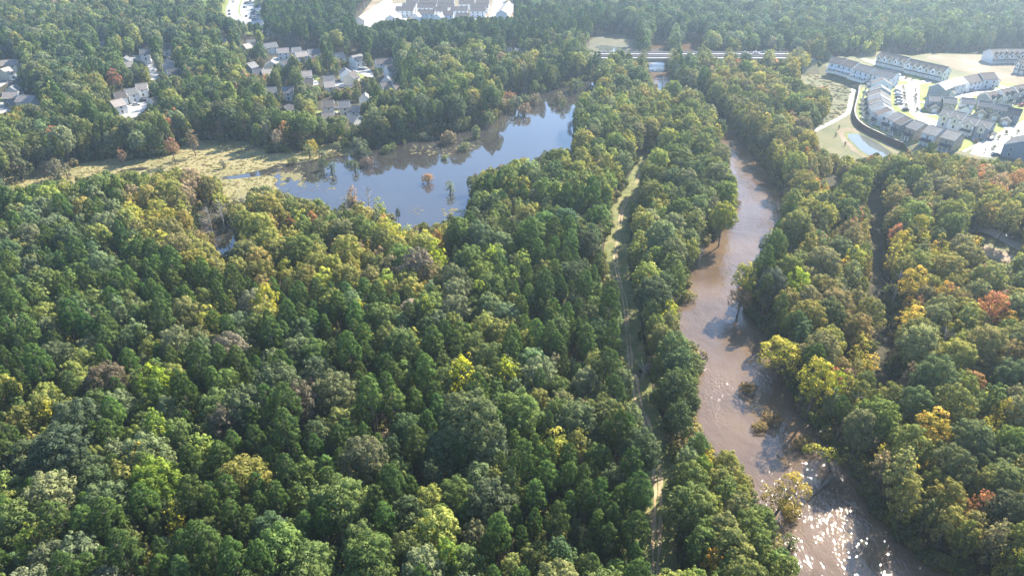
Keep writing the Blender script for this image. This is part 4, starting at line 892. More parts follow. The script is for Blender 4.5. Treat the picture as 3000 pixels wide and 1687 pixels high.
# base colours of living and turning leaves
TINT = {'P': (.080, .130, .034), 'P2': (.098, .155, .037), 'D': (0.097, 0.135, 0.057), 'O': (.140, .188, .054), 'B': (.180, .215, .098), 'Y': (.33, .355, .065), 'YG': (.245, .27, .070), 'G': (.42, .35, .06), 'R': (0.410, 0.228, 0.097), 'T': (0.319, 0.262, 0.160), 'K': (.195, .205, .075)}
KIND = {'P': 'pine', 'P2': 'pine', 'D': 'broad', 'O': 'broad', 'B': 'broad', 'YG': 'broad', 'K': 'broad', 'Y': 'autumn', 'G': 'autumn', 'R': 'autumn', 'T': 'autumn'}
def inpoly(p, x, y):
    c = False; n = len(p)
    for i in range(n):
        (x1, y1), (x2, y2) = p[i], p[i - 1]
        if (y1 > y) != (y2 > y) and x < (x2 - x1) * (y - y1) / (y2 - y1) + x1: c = not c
    return c
ZONES = [
    ('plantation', gd(0, [(560, -60), (1230, -60), (1060, 40), (1000, 110), (900, 100), (760, 60)]), {'P': 1.0}, 'in the even pine plantation behind the highway'),
    ('belt', gd(0, [(600, 120), (880, 100), (1060, 85), (1450, 55), (1800, 90), (1700, 150), (1450, 190), (1280, 190), (1180, 175), (980, 165), (700, 140)]), {'P': .78, 'D': .14, 'O': .05, 'YG': .03}, 'in the dark pine belt before the far estate'),
    ('west', gd(0, [(-300, -60), (640, -60), (700, 120), (1100, 190), (1400, 150), (1750, 170), (1720, 230), (1500, 330), (1240, 420), (900, 460), (560, 520), (-300, 560)]), {'O': .30, 'D': .22, 'P': .22, 'B': .10, 'YG': .09, 'T': .03, 'Y': .02, 'R': .02}, 'between marsh meadow and western houses'),
    ('far', gd(0, [(1500, -60), (3300, -60), (3300, 220), (2700, 150), (2350, 180), (1800, 150), (1500, 60)]), {'D': .38, 'O': .34, 'B': .12, 'YG': .09, 'P': .03, 'T': .02, 'Y': .02}, 'in the hazy wood beyond the bridge road'),
    ('swamp', gd(0, [(480, 520), (760, 570), (1180, 620), (1320, 720), (1330, 860), (1230, 960), (1000, 960), (760, 930), (600, 900), (430, 800), (380, 640)]), {'Y': .24, 'YG': .27, 'G': .045, 'R': .025, 'O': .165, 'K': .14, 'T': .07, 'B': .045}, 'in the swamp wood below the lake'),
    ('spit', gd(0, [(1350, 480), (1700, 230), (1950, 230), (2150, 420), (2200, 600), (2080, 800), (1950, 980), (1820, 800), (1800, 640), (1500, 640), (1350, 600)]), {'O': .33, 'B': .24, 'D': .20, 'YG': .16, 'Y': .04, 'K': .03}, 'on the spit between lake and river'),
    ('bank', gd(0, [(1850, 900), (2060, 760), (2040, 1050), (2060, 1280), (2200, 1440), (2380, 1687), (2400, 1900), (1880, 1900), (1920, 1400), (1900, 1150)]), {'O': .38, 'K': .08, 'YG': .18, 'D': .15, 'B': .10, 'Y': .04, 'G': .015, 'P2': .06}, 'between the dirt track and the muddy river'),
    ('east', gd(0, [(2000, 150), (2400, 180), (2500, 380), (2700, 460), (3300, 440), (3300, 1900), (2700, 1700), (2450, 1300), (2250, 950), (2300, 700), (2100, 380)]), {'O': .22, 'YG': .17, 'K': .14, 'B': .14, 'D': .10, 'Y': .08, 'G': .045, 'R': .03, 'T': .05}, 'in the mixed autumn wood east of the river'),
]
DEF = {'P': .37, 'P2': .22, 'O': .13, 'B': .085, 'D': .08, 'YG': .07, 'K': .01, 'Y': .035, 'G': .002, 'T': .006}
def zone_of(x, y):
    for z in ZONES:
        if inpoly(z[1], x, y): return z
    return None
CN = {'P': 'dark green pine', 'P2': 'mid green pine', 'D': 'dark green round tree', 'O': 'olive green broadleaf tree', 'B': 'silvery broadleaf tree', 'YG': 'light green broadleaf tree', 'K': 'olive-brown broadleaf tree', 'Y': 'yellow-green turning tree', 'G': 'golden tree', 'R': 'rust orange autumn tree', 'T': 'pale tan thinning tree'}

# ------------------------------------------------------------------ single trees one can point to
placed = []   # (x, y, r)
def special(k, u, v, kind, i, s, tint, label, name='broadleaf_tree', cat='tree', zf=.72, z=0.0, group=None, sz=None, tilt=None):
    if k == 14: s *= 1.15; sz = s * (1.26 if kind == 'autumn' else 1.08); zf = .84
    elif k in (6, 7, 8) and sz is None: sz = s * 1.12
    H_ = RAD_H[kind][1][i] * (sz or s)
    x, y = at(k, u, v, H_ * zf)
    tree(kind, i, x, y, s, random.uniform(0, 6.28), tint, name, label, cat, group, z, sz, tilt)
    placed.append((x, y, RAD_H[kind][0][i] * s))
AT, BT = 'autumn_tree', 'broadleaf_tree'
Yb, Gd, Or, Ye, Tn = (.36, .40, .03), (.45, .34, .035), (.42, .16, .05), (.42, .38, .035), (.22, .17, .10)
special(14, 1990, 545, 'autumn', 0, 1.0, (.46, .46, .03), 'bright yellow tree standing out in the middle of the pine wood', AT)
special(14, 2175, 545, 'autumn', 1, .9, (.40, .44, .03), 'yellow tree just right of the brightest yellow one', AT)
special(14, 660, 590, 'autumn', 2, .85, (.24, .32, .03), 'light yellow-green tree beside dark oaks in the left wood', AT)
special(14, 665, 790, 'broad', 4, .95, (.17, .24, .035), 'tall light green tree rising from dark pines at lower left', BT)
special(14, 655, 1010, 'broad', 2, .85, (.18, .25, .035), 'broad lime green crown in the lower left wood', BT)
special(14, 590, 930, 'autumn', 3, .95, Gd, 'golden crown touching the broad lime green one', AT)
special(14, 200, 735, 'autumn', 1, .8, (.44, .40, .035), 'small twin-topped yellow tree at the left', AT)
special(14, 100, 385, 'autumn', 3, .8, (.30, .34, .04), 'small yellow-green tree near the upper left edge of the pine wood', AT)
special(14, 1140, 240, 'autumn', 2, .9, (.36, .34, .04), 'yellow tree at the lower edge of the turning swamp wood', AT)
special(14, 1545, 280, 'autumn', 1, .8, (.42, .42, .03), 'ragged yellow tree among grey-green oaks', AT)
special(14, 1833, 280, 'autumn', 1, .85, (.44, .48, .03), 'narrow pointed yellow tree in the upper middle of the wood', AT)
special(14, 2065, 215, 'autumn', 0, .85, (.30, .36, .04), 'round yellow-green tree near the top of the pine wood', AT)
special(14, 2120, 55, 'autumn', 1, .95, (.36, .44, .03), 'slim yellow-green spire close below the lake corner', AT)
special(14, 1872, 45, 'autumn', 0, .95, (.38, .44, .03), 'bright yellow-green tree right of a tan oak below the lake', AT)
special(14, 1790, 85, 'broad', 0, .95, (.20, .17, .12), 'large tan-grey oak below the lake', BT)
special(14, 1820, 1250, 'autumn', 3, .9, (.40, .42, .03), 'yellow tree low down near the bottom middle', AT)
special(14, 1925, 1340, 'broad', 4, .85, (.17, .25, .04), 'light green pointed tree at the bottom edge', BT)
special(14, 740, 1170, 'autumn', 1, .75, (.36, .36, .04), 'slender yellow-tipped tree near the bottom left', AT)
special(14, 130, 1285, 'autumn', 0, .85, (.24, .30, .04), 'light yellow-green crown in the bottom left corner', AT)
special(14, 975, 460, 'broad', 0, .9, (.20, .18, .12), 'tan dappled oak in the left half of the wood', BT)
special(14, 445, 590, 'broad', 2, .85, (.14, .115, .07), 'broad brown oak in the left wood', BT)
special(14, 1285, 670, 'broad', 0, .9, (.15, .13, .085), 'greyish brown oak in the middle of the wood', BT)
special(14, 960, 770, 'broad', 3, .95, (.14, .12, .075), 'flat brown crown below two silvery oaks', BT)
special(14, 1170, 600, 'broad', 0, 1.05, (.10, .13, .06), 'big silvery green oak left of centre', BT)
special(14, 1355, 560, 'broad', 3, .95, (.10, .13, .065), 'silvery oak next to the big silvery one', BT)
special(14, 2020, 740, 'broad', 2, 1.1, (.12, .15, .06), 'very large pale green oak below the bright yellow tree', BT)
special(14, 255, 870, 'broad', 2, .95, (.08, .11, .06), 'large blue-green oak near the left edge', BT)
special(14, 330, 750, 'broad', 0, 1.0, (.09, .12, .06), 'blue-green oak behind the large one near the left edge', BT)
special(14, 1040, 700, 'broad', 0, 1.0, (.11, .14, .065), 'pale blue-green oak above the flat brown crown', BT)
special(14, 1860, 410, 'autumn', 0, .95, (.30, .36, .04), 'pale yellow-green tree left of a pine clump', AT) if False else None
# beside river and spit
special(7, 1230, 110, 'autumn', 2, 1.5, (.42, .38, .05), 'large yellow tree leaning over the east bank of the river', AT, zf=.55, sz=.85)
special(7, 1460, 230, 'autumn', 2, 1.1, (.42, .38, .045), 'tall yellow tree behind the east bank where the river widens', AT, zf=.7)
special(7, 1590, 260, 'autumn', 0, .9, (.30, .38, .03), 'lime yellow crown right of the tall yellow tree', AT)
special(6, 965, 1010, 'autumn', 2, .95, (.32, .21, .10), 'sparse rusty brown tree overhanging the east side of the river', AT, zf=.5, sz=.65)
special(6, 1000, 850, 'autumn', 2, .95, (.30, .30, .05), 'yellowish tree above the rusty one on the east bank', AT)
special(6, 540, 1060, 'autumn', 0, .85, (.42, .44, .04), 'bright yellow tree on the west bank between track and river', AT)
special(6, 425, 865, 'autumn', 3, .65, (.46, .28, .05), 'small orange-yellow tree on the west bank', AT)
special(6, 560, 265, 'autumn', 3, .6, (.48, .34, .06), 'small orange crown in the middle of the spit', AT)
special(6, 870, 480, 'broad', 2, .9, (.28, .29, .045), 'wide yellow-green tree hanging over the west bank bend', AT)
special(6, 900, 400, 'broad', 1, .9, (.28, .30, .05), 'yellow-green tree above the wide one at the bend', AT)
special(6, 1320, 890, 'autumn', 2, 1.0, (.34, .42, .04), 'bright yellow-green tree beside a grey-green one on the east side', AT)
special(6, 1170, 890, 'broad', 0, .9, (.11, .13, .085), 'grey-green round tree east of the river', BT)
special(6, 1390, 450, 'autumn', 0, .7, (.20, .18, .15), 'ash grey shrubby tree east of the river', AT)
special(7, 810, 1380, 'autumn', 0, .8, (.50, .30, .035), 'golden orange tree at the bottom edge beside the river', AT)
special(7, 40, 450, 'autumn', 2, .8, (.30, .19, .11), 'pinkish tan tree beside the track', AT)
special(7, 260, 480, 'autumn', 0, .8, (.36, .27, .06), 'orange-tipped yellow tree beside the track', AT)
special(7, 740, 790, 'broad', 1, .75, (.15, .22, .035), 'fresh green tree on the west bank low down', BT)
special(8, 1170, 60, 'autumn', 3, .8, (.42, .15, .09), 'bright red-orange crown at the far east of the wood', AT)
special(8, 1235, 130, 'autumn', 2, .8, (.40, .19, .10), 'red-topped tree near the curved gravel road', AT)
special(8, 810, 340, 'autumn', 2, .9, (.40, .36, .05), 'yellow tree amid orange ones in the east wood', AT)
special(8, 960, 760, 'autumn', 2, .9, (.44, .30, .05), 'golden orange tree in the middle of the east wood', AT)
special(8, 805, 820, 'autumn', 1, .8, (.36, .2, .1), 'rust red tree in the middle of the east wood', AT)
special(8, 945, 890, 'autumn', 1, .8, (.46, .24, .07), 'orange tree below the golden one in the east wood', AT)
special(8, 290, 165, 'autumn', 3, .6, (.48, .20, .07), 'small orange crown left of the service track', AT)
special(4, 480, 560, 'autumn', 2, .95, (.38, .19, .12), 'red-orange tree at the edge of the grassy bank', AT)
special(4, 180, 625, 'autumn', 0, .85, (.36, .19, .12), 'rusty tree left of the red-orange one by the bank', AT)
special(4, 520, 130, 'autumn', 1, .85, (.46, .24, .13), 'orange crown in the tree line north of the meadow', AT)
special(4, 1480, 1110, 'pine', 2, .85, TINT['P'], 'tall dark pine standing alone before the last pond-side house', 'pine_tree')
special(4, 1210, 1160, 'pine', 1, .75, TINT['P'], 'dark pine at the lower end of the pond', 'pine_tree')
special(5, 1110, 690, 'autumn', 1, .95, (.40, .25, .11), 'tall orange tree rising against the lake', AT)
special(5, 430, 770, 'autumn', 1, .9, (.34, .22, .12), 'pinkish orange tree in the swamp wood by the marsh', AT)
special(5, 1310, 790, 'autumn', 0, .9, (.30, .34, .05), 'yellow-green tree on the shore below the lake', AT)
special(1, 1310, 1150, 'autumn', 2, .8, (.36, .19, .11), 'red-orange tree at the upper edge of the marsh meadow', AT, zf=.5)
special(1, 925, 1195, 'autumn', 3, .7, (.36, .22, .13), 'pale pink-brown small tree on the marsh meadow', AT, zf=.5)
special(1, 1450, 1040, 'autumn', 0, .9, (.26, .20, .11), 'tan tree left of the meadow tree line', AT)
special(13, 250, 1000, 'autumn', 1, .85, (.44, .24, .07), 'rust orange tree on the far left below the houses', AT)
special(13, 280, 60, 'autumn', 0, .8, (.34, .38, .04), 'bright yellow-green crown at the far upper left', AT)
special(3, 690, 680, 'broad', 1, .72, (.12, .16, .05), 'round green tree standing in the upper arm of the lake', BT, zf=.5)
special(3, 750, 690, 'broad', 1, .55, (.12, .15, .05), 'smaller green tree right of the round one in the upper arm', BT, zf=.5)
special(5, 1460, 870, 'pine', 1, .42, (.07, .10, .05), 'slim ragged young conifer in the lake at the near shore', 'pine_tree', zf=.5)
for u, v, kd, i_, s_, tn, lb in [(600, 325, 'broad', 4, .95, (.20, .22, .08), 'pale tree rising before the west end of the bridge'), (370, 330, 'broad', 0, .9, (.16, .19, .07), 'round tree before the west approach of the bridge'), (290, 345, 'autumn', 0, .9, (.24, .22, .09), 'small tree at the far west of the bridge'), (880, 330, 'autumn', 2, 1.0, (.33, .31, .12), 'yellowish tree covering the middle of the bridge'), (1040, 350, 'broad', 1, 1.0, (.15, .18, .08), 'grey-green tree just right of the bridge middle'), (1200, 335, 'broad', 3, 1.0, (.22, .25, .10), 'light tree covering the bridge right of its middle'),
                          (1430, 335, 'autumn', 1, 1.15, (.34, .32, .12), 'tall yellowish tree before the road east of the bridge'), (1810, 335, 'autumn', 0, 1.05, (.28, .29, .12), 'feathery pale tree before the east road'), (1560, 360, 'broad', 2, .85, (.13, .17, .09), 'blue-green tree below the east road'), (1940, 350, 'autumn', 1, .95, (.30, .29, .12), 'slim pale tree near the east end of the road'), (2040, 320, 'broad', 4, 1.1, (.26, .26, .13), 'tall thin pale tree standing above the east end of the road')]:
    special(15, u, v, kd, i_, s_, tn, lb, AT if kd == 'autumn' else BT, zf=.75)
# shrubs standing in water or marsh
SG = 'shrubs standing in the flooded margin'
shr = [(5, 1682, 575, 0, .95, (.44, .24, .06), 'round orange-topped bush alone in the open lake', 1.0), (5, 1850, 645, 1, .95, (.20, .24, .06), 'green bush standing in the lake right of the orange one', 1.0), (5, 955, 490, 1, 1.05, (.11, .15, .06), 'dark green bush in the lake near the marsh', 1), (5, 890, 470, 1, 1.0, (.09, .13, .05), 'bush left of the dark green one near the marsh', 1), (5, 1130, 480, 1, .9, (.12, .16, .06), 'upright green bush in the western lake', 1), (5, 1100, 460, 2, .6, (.14, .18, .07), 'low bush left of the upright one', 1),
       (5, 1220, 455, 2, 1.0, (.20, .15, .12), 'leafless purplish shrub in the western lake', 1), (5, 1160, 330, 0, 1.6, (.15, .18, .10), 'large pale green shrub at the north shore', 1), (5, 1200, 380, 0, 1.2, (.12, .15, .07), 'shrub below the large pale one at the north shore', 1), (5, 1370, 355, 2, .8, (.14, .19, .06), 'low green bush near the north shore', 1), (5, 1415, 335, 0, .8, (.17, .20, .07), 'brighter bush next to it near the north shore', 1), (5, 1660, 260, 2, .8, (.16, .18, .10), 'grey-green bush under the shore trees', 1), (5, 1845, 265, 0, 1.3, (.24, .20, .12), 'tan feathery bush off the north shore', 1), (5, 2045, 225, 1, 1.1, (.17, .22, .08), 'tall light green bush off the north shore', 1),
       (5, 1960, 335, 2, .9, (.20, .23, .10), 'spreading pale bush in the mid lake', 1), (5, 1810, 415, 2, .6, (.20, .24, .08), 'low patch of green in the mid lake', .8), (5, 1505, 303, 1, .45, (.20, .23, .08), 'tiny bush off the north shore', 1), (5, 1715, 270, 1, .4, (.17, .2, .09), 'tiny bush beside the grey-green one', 1), (5, 880, 395, 0, 1.0, (.14, .17, .09), 'grey-green shrub on the marsh spit', 1), (5, 1000, 340, 0, 1.1, (.18, .20, .10), 'pale shrub on the marsh spit', 1), (5, 785, 375, 1, 1.2, (.18, .22, .09), 'upright light shrub at the marsh edge', 1), (5, 665, 440, 2, .8, (.20, .23, .10), 'low shrub where marsh meets lake', 1),
       (3, 330, 905, 0, 1.7, (.14, .18, .06), 'large round bush at the bend of the north shore', 1), (3, 165, 935, 0, 1.4, (.18, .20, .07), 'olive bush left of the large round one', 1), (3, 95, 950, 0, 1.3, (.15, .18, .09), 'grey-green bush further left on the north shore', 1), (3, 225, 900, 0, 1.5, (.19, .20, .07), 'yellow-olive bush between its neighbours on the north shore', 1), (3, 245, 1005, 1, 1.1, (.20, .24, .09), 'light bush out from the north shore', 1), (3, 30, 1050, 0, 1.4, (.26, .21, .12), 'tan bush in the lake', 1), (3, 540, 790, 0, 1.8, (.13, .16, .08), 'dark bush where the lake narrows', 1), (3, 615, 830, 0, 1.4, (.28, .20, .12), 'rusty bush beside the dark one where the lake narrows', 1), (3, 500, 745, 0, 1.5, (.36, .20, .10), 'orange bush at the narrows', 1), (3, 450, 800, 0, 1.4, (.26, .21, .12), 'tan bush at the narrows', 1),
       (3, 690, 755, 0, 1.4, (.24, .21, .12), 'greyish tan bush in the upper arm', 1), (3, 870, 745, 0, 1.4, (.22, .20, .11), 'tan-green bush in the upper arm', 1), (3, 905, 795, 1, 1.0, (.14, .18, .06), 'single green bush off the spit in the upper arm', 1), (3, 1000, 650, 0, 1.7, (.12, .16, .06), 'green bush high in the upper arm', 1), (3, 615, 755, 0, 1.2, (.14, .18, .07), 'green bush between rusty and tan ones', 1), (3, 960, 950, 1, .7, (.28, .22, .12), 'small tan bush beside the spit shore', 1),
       (1, 350, 1275, 0, 1.3, (.24, .20, .15), 'bare greyish shrub at the left of the marsh meadow', 1), (1, 425, 1295, 0, 1.9, (.20, .19, .11), 'large tan shrub at the left of the marsh meadow', 1), (1, 150, 1290, 0, 2.0, (.13, .14, .07), 'dark shrub at the marsh corner', 1), (1, 1690, 1245, 1, .8, (.20, .20, .13), 'thin pale shrub alone on the open marsh', 1), (2, 125, 1035, 0, 1.1, (.22, .24, .07), 'yellowish bush before the meadow tree line', 1), (5, 800, 335, 0, 1.3, (.42, .34, .05), 'yellow bush under the meadow tree line', 1)]
for k, u, v, i, s, tn, lb, q in shr:
    s *= 1.22
    x, y = at(k, u, v, RAD_H['shrub'][1][i] * s * .45)
    tree('shrub', i, x, y, s, random.uniform(0, 6), tn, 'shrub', lb, 'shrub', SG, sz=s * q)
    placed.append((x, y, .5))
for k, u, v, i, s, tn, lb in [(7, 1040, 280, 2, .9, (.30, .21, .07), 'rusty half-submerged bush at the east side of the river below the large yellow tree'), (7, 1190, 470, 2, 1.0, (.28, .20, .08), 'brown flooded brush off the east bank'), (7, 1110, 520, 2, .7, (.32, .24, .08), 'small ochre brush standing out in the river'), (7, 1390, 620, 2, 1.0, (.26, .20, .07), 'flooded brush before the leaning yellow-green tree'),
                             (7, 1310, 1040, 0, .9, (.40, .31, .06), 'yellow bush dipping into the sparkling water under the ochre tree'), (7, 1020, 900, 1, 1.0, (.36, .33, .08), 'ochre willow bush at the west bank above the leaning tree'), (7, 1300, 1230, 1, .9, (.14, .19, .05), 'green ivy-clad stub in the water by the west bank'), (7, 700, 380, 0, 1.0, (.24, .22, .08), 'tan-green bush hanging over the west bank'), (7, 760, 670, 0, 1.1, (.26, .26, .07), 'yellowish bush on the west bank opposite the tree shadows'), (6, 740, 620, 2, 1.2, (.24, .22, .09), 'ragged bush at the inner river bend'), (6, 660, 960, 0, 1.1, (.28, .27, .09), 'pale bush at the west bank point')]:
    x, y = at(k, u, v, RAD_H['shrub'][1][i] * s * .45)
    tree('shrub', i, x, y, s, random.uniform(0, 6), tn, 'shrub', lb, 'shrub', 'half-flooded bushes along the river', sz=s * .8)
    placed.append((x, y, .5))
# young trees planted along the wall and pond
yt = [(10, 240, 1010), (10, 200, 1100), (10, 315, 1210), (10, 480, 1010), (10, 535, 1015), (10, 578, 1022), (10, 690, 1075), (10, 745, 1100), (10, 640, 1045), (10, 910, 1150), (10, 985, 1180), (10, 1025, 1180), (10, 850, 1130), (10, 1220, 1210), (10, 1268, 1215), (10, 1315, 1220), (10, 1355, 1228), (9, 955, 1285), (9, 1000, 1300), (9, 1045, 1305), (9, 1090, 1310)]
for i, (k, u, v) in enumerate(yt):
    x, y = at(k, u, v, 1.0)
    tree('shrub', 1, x, y, .34, i, (.05, .08, .03), 'young_tree', 'small dark planted conifer in the line beneath the retaining wall and meadow edge', 'young tree', 'young trees planted below the wall', sz=.5)

for i, (u, v) in enumerate([(395, 520), (405, 560), (412, 600), (418, 640), (420, 690), (432, 740), (440, 790), (545, 560), (550, 620), (548, 670), (552, 720), (570, 790), (1280, 1180), (1390, 1290), (1500, 1250), (1560, 1130), (1710, 1140), (1650, 1070), (1790, 1060), (500, 440), (440, 400)]):
    x, y = at(9, u, v, PZ + 1.0)
    tree('shrub', i % 3, x, y, .42, i, (.10, .12, .05) if i % 4 else (.20, .12, .06), 'street_tree', 'small young street tree beside the pale estate road', 'street tree', 'young street trees along the estate roads', z=PZ + .03, sz=.6)
# leaning and fallen trees over the river
def limb_tree(name, label, pts, radii, blobs, tint, cat, mat='bark', per=7, leaf=.24, parts=()):
    e = empty(name, (pts[0][0], pts[0][1], 0)); setp(e, label, cat)
    o = Vector((pts[0][0], pts[0][1], 0))
    mb = MB(); mb.tube([tuple(Vector(p) - o) for p in pts], radii, 7)
    r = random.Random(5)
    for q in parts: mb.tube([tuple(Vector(p) - o) for p in q], [.12, .07, .025][:len(q)], 4)
    mb.build('trunk', mat, e)
    if blobs:
        rg = np.random.default_rng(9)
        bl = [(tuple(Vector(c) - o), rr_, .5) for c, rr_ in blobs]
        mid = np.mean([b[0] for b in bl], 0) - np.array([0, 0, 2.0])
        ob = bpy.data.objects.new('crown', np_mesh('crown', *leaf_cloud(rg, bl, per, leaf, leaf * .7, mid), ['broad_leaf'])); C.objects.link(ob); ob.parent = e; ob['tint'] = list(tint)
    return e
b0 = at(7, 1180, 1095, .3); b1 = at(7, 1300, 950, 5)
rr_ = random.Random(3)
cl = []
br_ = []
for (u, v, z) in [(1180, 930, 6), (1230, 890, 7), (1290, 860, 8), (1350, 880, 7), (1380, 930, 6), (1300, 930, 6.5), (1240, 960, 5.5), (1320, 1000, 4.5), (1310, 1060, 3.0), (1210, 1000, 4), (1150, 960, 5), (1330, 840, 7.5), (1270, 1010, 4.5)]:
    x, y = at(7, u, v, z)
    cl.append(((x, y, z), rr_.uniform(.9, 1.7)))
    for _q in range(3): cl.append(((x + rr_.uniform(-1.6, 1.6), y + rr_.uniform(-1.6, 1.6), z + rr_.uniform(-1.2, .9)), rr_.uniform(.4, .9)))
    br_.append([(b1[0] * .6 + b0[0] * .4, b1[1] * .6 + b0[1] * .4, 3.0), ((x + b1[0]) / 2, (y + b1[1]) / 2, z * .5 + 2.4), (x, y, z)])
limb_tree('leaning_tree', 'ochre yellow tree leaning out from the west bank over the sparkling river', [(*b0, -.3), ((b0[0] * 2 + b1[0]) / 3, (b0[1] * 2 + b1[1]) / 3, 1.9), (*b1, 5)], [.38, .3, .12], cl, (.42, .33, .06), 'leaning tree', per=6.5, leaf=.2, parts=br_)
c0 = at(7, 1560, 835, .6); c1 = at(7, 1390, 990, .8)
cl = []
for (u, v, z) in [(1400, 670, 7), (1450, 665, 7.5), (1500, 690, 8), (1550, 690, 7.5), (1580, 730, 6.5), (1520, 720, 7)]:
    x, y = at(7, u, v, z); cl.append(((x, y, z), rr_.uniform(.9, 1.5)))
e0 = at(7, 1550, 800, .2); e1 = at(7, 1500, 700, 6.5)
limb_tree('leaning_tree', 'yellow-green tree with flat crown leaning from the east bank above the fallen log', [(*e0, -.3), (e0[0] * .5 + e1[0] * .5, e0[1] * .5 + e1[1] * .5, 4), (*e1, 7)], [.3, .22, .1], cl, (.34, .33, .05), 'leaning tree', per=6)
limb_tree('fallen_trunk', 'bare grey fallen trunk reaching into the river from the east bank', [(*c0, .9), ((c0[0] + c1[0]) / 2, (c0[1] + c1[1]) / 2, .7), (*c1, .3)], [.22, .16, .07], None, None, 'fallen trunk', mat='bark',
          parts=[[(c1[0], c1[1], .3), (*at(7, 1440, 900, 2), 2)], [(*c0, .9), (*at(7, 1600, 700, 3), 3)]])
def bare(k, u, v, h, label, seed, mat='pale_bark'):
    x, y = at(k, u, v, 0); r = random.Random(seed)
    placed.append((x, y, 2.0))
    pts = []
    for i in range(16):
        z = h * r.uniform(.3, .9); a = r.uniform(0, 2 * PI); l = (h - z) * .45 + 1.2
        p0 = (x, y, z); p1 = (x + math.cos(a) * l * .5, y + math.sin(a) * l * .5, z + l * .45); p2 = (x + math.cos(a) * l, y + math.sin(a) * l, z + l * .8)
        pts.append([p0, p1, p2])
    return limb_tree('dead_tree', label, [(x, y, -.3), (x + .3, y, h * .5), (x + .1, y + .3, h)], [.28, .18, .03], None, None, 'dead tree', mat=mat, parts=pts)
bare(7, 1960, 1130, 11, 'whitish dead tree on the dark east bank low down', 1)
bare(6, 1190, 545, 11, 'bare grey snag on the east bank of the upper river', 2)
bare(6, 715, 790, 8, 'thin dead stem leaning at the west bank', 3)
bare(15, 770, 655, 9, 'bare grey shrubby tree by the upper river', 4)
bare(5, 1240, 830, 12, 'leafless tree top at the lake shore', 5)
bare(7, 1790, 660, 14, 'dark leaning bare trunk in the east bank wood', 6, 'bark')
bare(7, 380, 250, 6, 'bare pole fallen beside the dirt track', 7)
bare(5, 300, 860, 12, 'pale bare tree in the swamp wood', 8)

for i, (k, u, v, h) in enumerate([(5, 60, 1000, 12), (5, 150, 960, 13), (5, 480, 900, 13), (5, 660, 880, 14), (5, 860, 930, 12), (5, 1080, 900, 12), (8, 900, 1200, 14), (8, 640, 820, 13), (8, 1040, 640, 13), (8, 1200, 900, 13), (7, 1900, 560, 15), (7, 1640, 560, 13), (8, 300, 900, 12)]):
    q_ = bare(k, u, v, h, 'thin grey leafless tree in the flooded swamp wood' if k == 5 else 'thin grey leafless tree showing in the wood east of the river', 20 + i)
    q_['group'] = 'leafless trees in the ' + ('swamp' if k == 5 else 'east') + ' wood'
# floating weed and marsh islets
rw_ = random.Random(21)
mbv, mbf = [], []
def islet(x, y, r, z):
    n = 9; o = len(mbv)
    mbv.append((x, y, z + .12))
    sx, sy, a0 = rw_.uniform(.7, 1.6), rw_.uniform(.6, 1.2), rw_.uniform(0, 6)
    for i in range(n):
        a = i * 2 * PI / n; q = r * rw_.uniform(.65, 1.2)
        mbv.append((x + q * sx * math.cos(a + a0), y + q * sy * math.sin(a + a0), z))
    for i in range(n): mbf.append((o, o + 1 + i, o + 1 + (i + 1) % n))
for (k, u0, u1, v0, v1, n_, r0, r1) in [(5, 560, 760, 480, 640, 50, .5, 1.8), (5, 580, 720, 540, 580, 22, 1.2, 3.2), (5, 700, 980, 540, 680, 60, .25, .9), (5, 1560, 1860, 315, 400, 60, .4, 1.5), (5, 1850, 2060, 300, 360, 26, .4, 1.4), (5, 1540, 1640, 780, 850, 16, .3, .9), (5, 1780, 1990, 800, 860, 34, .5, 1.5), (5, 450, 600, 470, 560, 20, .5, 1.7), (3, 100, 250, 1080, 1150, 14, .4, 1.3), (3, -20, 60, 1100, 1200, 12, .4, 1.4), (5, 930, 990, 645, 655, 5, 1.0, 1.8)]:
    for _ in range(n_):
        x, y = at(k, rw_.uniform(u0, u1), rw_.uniform(v0, v1)); islet(x, y, rw_.uniform(r0, r1) * .6, WZ + .03)
o = link('water_weed', mesh_from('water_weed', mbv, mbf), None, 'weed'); setp(o, 'tan and green weed patches floating across the western lake', 'water weed', kind='stuff')

# ------------------------------------------------------------------ the forest
def near_any(X, Y, pts, pad=0.0):
    bad = np.zeros(len(X), bool)
    for (x, y, r) in pts: bad |= (X - x) ** 2 + (Y - y) ** 2 < (r + pad) ** 2
    return bad
def seg_near(X, Y, line, hw):
    bad = np.zeros(len(X), bool)
    for (x1, y1), (x2, y2) in zip(line[:-1], line[1:]):
        dx, dy = x2 - x1, y2 - y1; l2 = dx * dx + dy * dy + 1e-9
        t = np.clip(((X - x1) * dx + (Y - y1) * dy) / l2, 0, 1)
        bad |= (X - x1 - t * dx) ** 2 + (Y - y1 - t * dy) ** 2 < hw * hw
    return bad
def blocked(X, Y, R_, H_):
    bad = is_open(X, Y, 0 * X)
    for f_, w in ((.3, .5), (.45, .7), (.6, .8), (.74, .8), (.87, .65), (1.0, .3)):
        for s in (-w, 0, w): bad |= is_open(X + s * R_, Y, H_ * f_)
        bad |= is_open(X, Y - w * R_, H_ * f_)
    return bad
riv_np = np.array(river)
def sample_forest():
    rng = np.random.default_rng(5)
    cells = []
    Y0, Y1 = 22.0, 1020.0
    cell = 3.5
    xs, ys = [], []
    y = Y0
    while y < Y1:
        sp = cell * (1.0 if y < 320 else 1.08 if y < 600 else 1.2)
        half = y * .86 + 55
        nx = int(2 * half / sp)
        x = -half + np.arange(nx) * sp + rng.uniform(-.46, .46, nx) * sp
        xs.append(x); ys.append(y + rng.uniform(-.46, .46, nx) * sp)
        y += sp
    return np.concatenate(xs), np.concatenate(ys)
X, Y = sample_forest()
nC = len(X)
order = RNG.permutation(nC); X, Y = X[order], Y[order]
